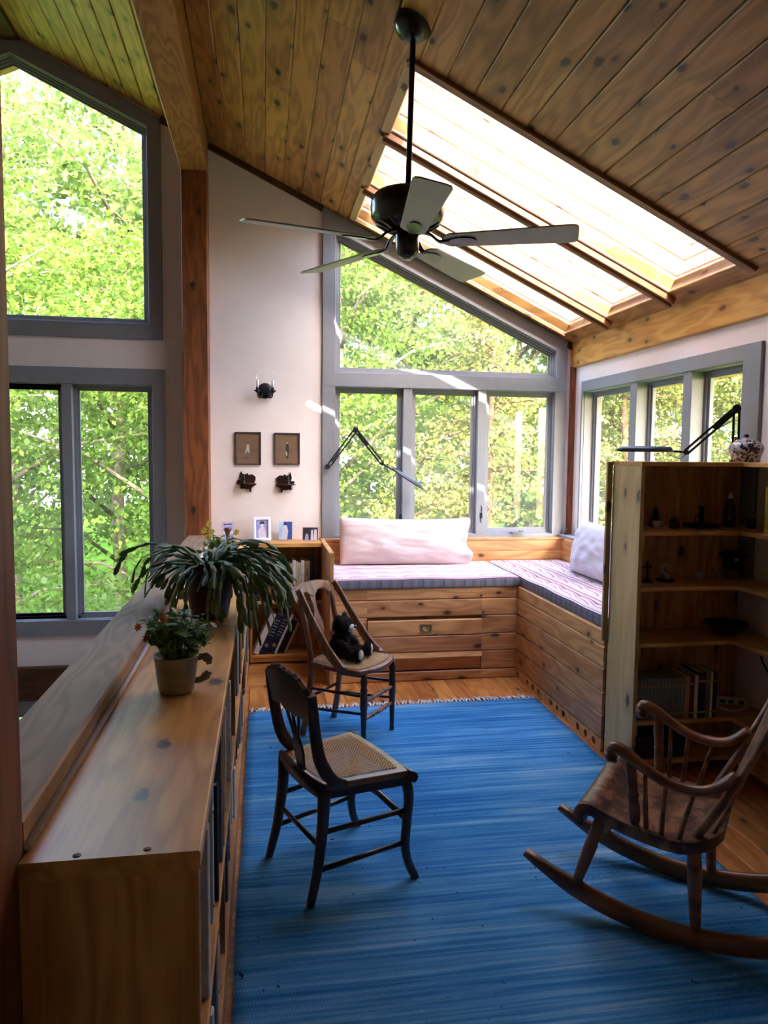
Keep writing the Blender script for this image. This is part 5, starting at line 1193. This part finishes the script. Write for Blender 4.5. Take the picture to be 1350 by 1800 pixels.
# ---- small bushy plants
def bush(root, mats, c, R_, H_, n, seed, droop=.0, leaf=.018, lobes=True):
    rr_ = random.Random(seed); st_mb = MB(); lf_mb = MB(); tips = []
    for i in range(n):
        az = rr_.uniform(0, 2*PI); rad = R_*math.sqrt(rr_.random()); h = H_*(.55+.45*rr_.random())*(1-.25*(rad/R_)**2)
        a = Vector(c)+Vector((.35*rad*math.cos(az), .35*rad*math.sin(az), 0)); b_ = Vector(c)+Vector((rad*math.cos(az), rad*math.sin(az), h)); m1 = (a+b_)/2+Vector((0, 0, h*.12))
        st_mb.tube([a, m1, b_], [.0016, .0013, .0009], 4); tips.append(b_)
        for q in range(rr_.randint(6, 10)):
            t = rr_.uniform(.35, 1); p = a.lerp(m1, t*2) if t < .5 else m1.lerp(b_, t*2-1)
            d = Vector((rr_.gauss(0, 1), rr_.gauss(0, 1), rr_.gauss(.25, .6))).normalized(); u = d.cross(Vector((0, 0, 1))).normalized(); w_ = u.cross(d); s_ = leaf*rr_.uniform(.6, 1.25)
            pts = [(0, 0), (.3, .22), (.45, .5), (.6, .25), (.8, .38), (1, 0), (.8, -.38), (.6, -.25), (.45, -.5), (.3, -.22)] if lobes else [(0, 0), (.35, .3), (.7, .28), (1, 0), (.7, -.28), (.35, -.3)]
            v_ = [p+d*(x_*s_)+u*(y_*s_)+w_*(-.25*s_*x_*x_+.1*abs(y_)*s_) for x_, y_ in pts]; mid = p+d*(.5*s_)+w_*(-.10*s_); k = len(v_)
            lf_mb.add(v_+[mid], [(j, (j+1) % k, k) for j in range(k)], 0, True)
    st_mb.build('stems', mats[1], root); o = lf_mb.build('foliage', mats[0], root); o['kind'] = 'stuff'
    return tips
G1 = leaf_mat('bright_leaf_green', (66, 100, 42), (130, 164, 78), .35); STEMG = plain('green_stem', (74, 92, 44), .6, .3)
mg = thing('potted_plant', 'small leafy plant with orange blooms in a grey stoneware mug on the counter', 'potted plant', (-.262, 2.25, .9805))
mugp = MB().lathe([(.048, 0), (.052, .005), (.056, .03), (.063, .09), (.067, .108), (.069, .112), (.066, .114), (.062, .110), (.060, .095), (.001, .092)], (0, 0, 0), 34).build('mug', STON, mg, local=True)
MB().lathe([(.0005, .094), (.061, .0945), (.058, .090)], (0, 0, 0), 24).build('soil', SOIL, mg, local=True)
SILV = plain('silvery_glaze', (120, 118, 108), .3, .5, var=.12, nscale=60)
mb = MB().sweep(catmull([(.060, 0, .100), (.080, -.002, .104), (.094, -.004, .096), (.098, -.004, .080)], 4), rc(.022, .010, .4), (0, 1, 0), scale=[(.9, 1)]*5+[(1.3, 1.2)]*5+[(.8, .6)]*3)
mb.build('handle_stub', SILV, mugp, WM[mg.name]); MB().sweep(catmull([(.054, 0, .030), (.074, -.002, .034), (.092, -.004, .048), (.104, -.004, .052)], 4), rc(.020, .009, .4), (0, 1, 0), scale=[1]*6+[(1.3, 1)]*4+[.5]*3).build('handle_stub', SILV, mugp, WM[mg.name])
b0 = Vector((-.262, 2.25, 1.072)); tips = bush(mg, (G1, STEMG), b0, .115, .165, 64, 4, leaf=.028)
ORG = leaf_mat('orange_petal', (150, 62, 24), (206, 110, 40), .3); YEL = leaf_mat('yellow_petal', (226, 196, 60), (244, 228, 120), .35)
def flower(root, c, d, s_, mat, n=7, name='flower'):
    d = Vector(d).normalized(); u = d.cross(Vector((.3, .5, .2))).normalized(); w_ = d.cross(u); mb = MB()
    for k in range(n):
        a = 2*PI*k/n; e = u*math.cos(a)+w_*math.sin(a); f = u*-math.sin(a)+w_*math.cos(a)
        P_ = [(0, 0, 0), (.5, .28, .12), (1, .16, .10), (1.08, 0, .06), (1, -.16, .10), (.5, -.28, .12)]
        mb.add([Vector(c)+e*(x_*s_)+f*(y_*s_)+d*(z_*s_+.0006*k) for x_, y_, z_ in P_], [(0, 1, 2, 3), (0, 3, 4, 5)], 0, True)
    ellip(mb, Vector(c)+d*.1*s_, (.22*s_,)*3, None, 8, 6); return mb.build(name, mat, root)
for (px_, py_) in ((243, 1103), (258, 1122), (285, 1085), (290, 1092)): c = at(px_, py_, Y=2.20); flower(mg, c, (-.3, -1, .5), .012, ORG)
yp = thing('potted_plant', 'leafy plant with yellow flowers in a white and blue pot behind the cactus', 'potted plant', (-.275, 4.72, .9805))
MB().lathe([(.05, 0), (.056, .005), (.068, .08), (.074, .095), (.070, .098), (.064, .085), (.001, .08)], (0, 0, 0), 28).build('pot', CH, yp, local=True)
MB().lathe([(.0005, .083), (.063, .0835), (.06, .078)], (0, 0, 0), 20).build('soil', SOIL, yp, local=True)
bush(yp, (G1, STEMG), Vector((-.275, 4.72, 1.06)), .115, .13, 44, 9, leaf=.026)
fm = MB()
for px_, py_ in ((360, 933), (372, 936), (368, 921), (366, 944), (416, 936)):
    c = at(px_, py_, Y=4.68); fm.tube([(-.29, 4.72, 1.09), c], [.0016, .0012], 5); flower(yp, c, (-.4, -.8, .6), .024, YEL)
fm.build('flower_stems', STEMG, yp)
# ================================================================== OUTSIDE
rt = random.Random(2); nr = np.random.default_rng(4)
def foliage_mat(name, c1, c2, c3, tr=.5):
    t = NT(name); v = t.coord(); n = t.noise(v, 1.3, 3.); n2 = t.noise(v, 11., 1.); f = t.math('ADD', t.math('MULTIPLY', n, .55), t.math('MULTIPLY', n2, .45))
    col = t.ramp(f, [(.30, lin(c1)), (.5, lin(c2)), (.70, lin(c3))])
    d = t.n('ShaderNodeBsdfDiffuse'); t.set(d.inputs[0], col); tl = t.n('ShaderNodeBsdfTranslucent'); t.set(tl.inputs[0], col); mx = t.n('ShaderNodeMixShader'); mx.inputs[0].default_value = tr
    t.set(mx.inputs[1], d.outputs[0]); t.set(mx.inputs[2], tl.outputs[0]); t.set(t.out.inputs[0], mx.outputs[0]); return t.mat
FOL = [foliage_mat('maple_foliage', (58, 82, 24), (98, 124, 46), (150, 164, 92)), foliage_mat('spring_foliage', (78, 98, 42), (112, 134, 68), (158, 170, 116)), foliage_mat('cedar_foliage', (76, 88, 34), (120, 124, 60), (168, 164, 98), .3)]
BARK = [plain('grey_bark', (120, 108, 92), .9, .1, var=.2, nscale=12, bump=.5), plain('brown_bark', (92, 72, 54), .9, .1, var=.2, nscale=12, bump=.5)]
def gz(x, y): return -3.1+.05*max(0, y-8)+.02*x
b = MB(); nx_, ny_ = 30, 30; vs = [(lerp(-40, 40, i/nx_), lerp(-25, 45, j/ny_)) for i in range(nx_+1) for j in range(ny_+1)]
vs = [(x_, y_, gz(x_, y_)+.15*mnoise.noise(Vector((x_*.2, y_*.2, 0)))) for x_, y_ in vs]; n1 = ny_+1
GRASS = foliage_mat('lawn_grass', (58, 88, 22), (84, 118, 34), (116, 146, 54), .1)
g = b.add(vs, [(i*n1+j, (i+1)*n1+j, (i+1)*n1+j+1, i*n1+j+1) for i in range(nx_) for j in range(ny_)], 0, True).build('ground', GRASS); tag(g, 'sunlit lawn and woodland floor outside the house', kind='structure')
def leaves_mesh(name, pts, dirs, size, mat, parent, flat=.5):
    n = len(pts); d = dirs+nr.normal(0, .6, (n, 3)); d /= np.linalg.norm(d, axis=1)[:, None]
    up = nr.normal(0, flat, (n, 3))+np.array([0, 0, 1]); s_ = np.cross(d, up); s_ /= np.linalg.norm(s_, axis=1)[:, None]+1e-6
    L = size*nr.uniform(.6, 1.3, n)[:, None]; W = L*.36
    v = np.stack([pts, pts+d*L*.5+s_*W, pts+d*L, pts+d*L*.5-s_*W], 1).reshape(-1, 3)
    me = bpy.data.meshes.new(name); me.vertices.add(4*n); me.vertices.foreach_set('co', v.astype(np.float32).ravel()); me.loops.add(4*n); me.loops.foreach_set('vertex_index', np.arange(4*n, dtype=np.int32))
    me.polygons.add(n); me.polygons.foreach_set('loop_start', np.arange(0, 4*n, 4, dtype=np.int32)); me.update(calc_edges=True); me.materials.append(mat)
    o = bpy.data.objects.new(name, me); link(o, parent, Matrix.Identity(4)); o['kind'] = 'stuff'; return o
def tree(x, y, h, spread, kind, bark, nb, nl, leaf, label, group, lean=0., low=.12):
    z0 = gz(x, y)-.1; T_ = thing('tree', label, 'tree', (x, y, z0), group=group)
    P = catmull([(x, y, z0), (x+lean*.3+rt.uniform(-.2, .2), y, z0+h*.35), (x+lean+rt.uniform(-.3, .3), y+rt.uniform(-.3, .3), z0+h*.7), (x+lean*1.2, y, z0+h)], 5)
    r0 = .012*h+.04; MB().tube(P, [lerp(r0, .02, (i/(len(P)-1))**.8) for i in range(len(P))], 8).build('trunk', BARK[bark], T_)
    pts = []; dirs = []
    for k in range(nb):
        t = lerp(low, .97, ((k+rt.random())/nb)); i = min(len(P)-2, int(t*(len(P)-1))); a = P[i].lerp(P[i+1], t*(len(P)-1)-i); az = rt.uniform(0, 2*PI)
        prof = (math.sin(PI*min(1, .18+t*.85)))**.6 if kind != 2 else (1.05-t)**.7
        L = spread*prof*rt.uniform(.7, 1.1); el = rt.uniform(.15, .75) if kind != 2 else rt.uniform(-.1, .35); d = Vector((math.cos(az)*math.cos(el), math.sin(az)*math.cos(el), math.sin(el)))
        m1 = a+d*L*.5+Vector((rt.uniform(-.2, .2), rt.uniform(-.2, .2), L*.05)); e = a+d*L+Vector((0, 0, -L*(.10 if kind != 2 else .22)))
        br = [a, m1, e]; rr0 = .012+.012*L; MB().tube(br, [rr0, rr0*.6, .006], 5).build('branch', BARK[bark], T_)
        n = max(10, int(nl*L/spread/nb*1.25)); ts = nr.uniform(.15, 1.05, n)
        base = np.array([list((a.lerp(m1, q*2) if q < .5 else m1.lerp(e, min(1.1, q*2-1)))) for q in ts])
        sig = (.16+.13*L) if kind != 2 else (.10+.09*L)
        # leaves hang in flat sprays
        nc = max(3, n//26); cent = base[nr.integers(0, n, nc)]+nr.normal(0, sig, (nc, 3))*np.array([1, 1, .55]); ci = nr.integers(0, nc, n)
        pp = cent[ci]+nr.normal(0, .20 if kind != 2 else .15, (n, 3))*np.array([1, 1, .38])
        pts.append(pp); dirs.append(np.tile(np.array([d.x*.5, d.y*.5, -.35]), (n, 1)))
    leaves_mesh('foliage', np.concatenate(pts), np.concatenate(dirs), leaf, FOL[kind], T_)
    return T_
MAP, CED, FAR = 'broadleaf trees beyond the gable windows', 'cedars beyond the side windows', 'tall trees at the back of the woodland'
for x_, y_, h, s_ in ((-4.6, 12.5, 9.5, 3.2), (-1.2, 12.2, 8.6, 3.0), (-7.5, 14.5, 11., 3.6), (-3.0, 16.5, 12.5, 3.8), (1.2, 13.2, 9.0, 3.0), (.4, 18, 13., 4.0), (-6.2, 19.5, 14., 4.2), (3.4, 17.5, 11., 3.8), (6.5, 18.5, 12., 4.2), (10.5, 17, 11.5, 4.2), (12.5, 11.5, 11., 4.0), (12.8, 6.5, 11., 4.0), (-9.5, 24., 15., 5.), (-2.5, 25., 15., 5.), (3.5, 24.5, 14.5, 5.), (9., 24., 14., 5.), (16., 20., 13.5, 5.), (18., 12., 13., 5.)):
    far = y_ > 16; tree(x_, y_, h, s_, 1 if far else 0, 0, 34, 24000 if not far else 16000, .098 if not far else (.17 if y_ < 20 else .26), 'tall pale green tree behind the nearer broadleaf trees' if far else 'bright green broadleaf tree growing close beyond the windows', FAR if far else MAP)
for x_, y_, h, s_ in ((3.6, 11.2, 7.6, 2.5), (6.0, 11.5, 7.8, 2.6), (7.6, 8.6, 8.0, 2.4), (8.8, 11.8, 9., 2.8), (7.4, 14.0, 9., 3.0)):
    tree(x_, y_, h, s_, 2, 1, 58, 40000, .075, 'yellow green drooping cedar growing near the corner windows', CED, low=.04)
for x_, y_ in ((-5.5, 10.2), (-3.2, 10.0), (-1.6, 10.6), (1.6, 11.0), (4.8, 9.8)):
    s = thing('shrub', 'low bright green shrub under the trees outside the windows', 'shrub', (x_, y_, gz(x_, y_)), group='shrubs under the trees')
    mb = MB(); pts = []
    for k in range(9):
        az = rt.uniform(0, 2*PI); e = Vector((x_+1.0*math.cos(az), y_+1.0*math.sin(az), gz(x_, y_)+rt.uniform(1.2, 2.3))); mb.tube([(x_, y_, gz(x_, y_)-.05), Vector((x_, y_, gz(x_, y_))).lerp(e, .5)+Vector((0, 0, .3)), e], [.03, .02, .006], 5)
        pts.append(np.array(e)+nr.normal(0, .42, (420, 3)))
    mb.build('stems', BARK[0], s); pp = np.concatenate(pts); leaves_mesh('foliage', pp, nr.normal(0, .5, pp.shape), .11, FOL[1], s)
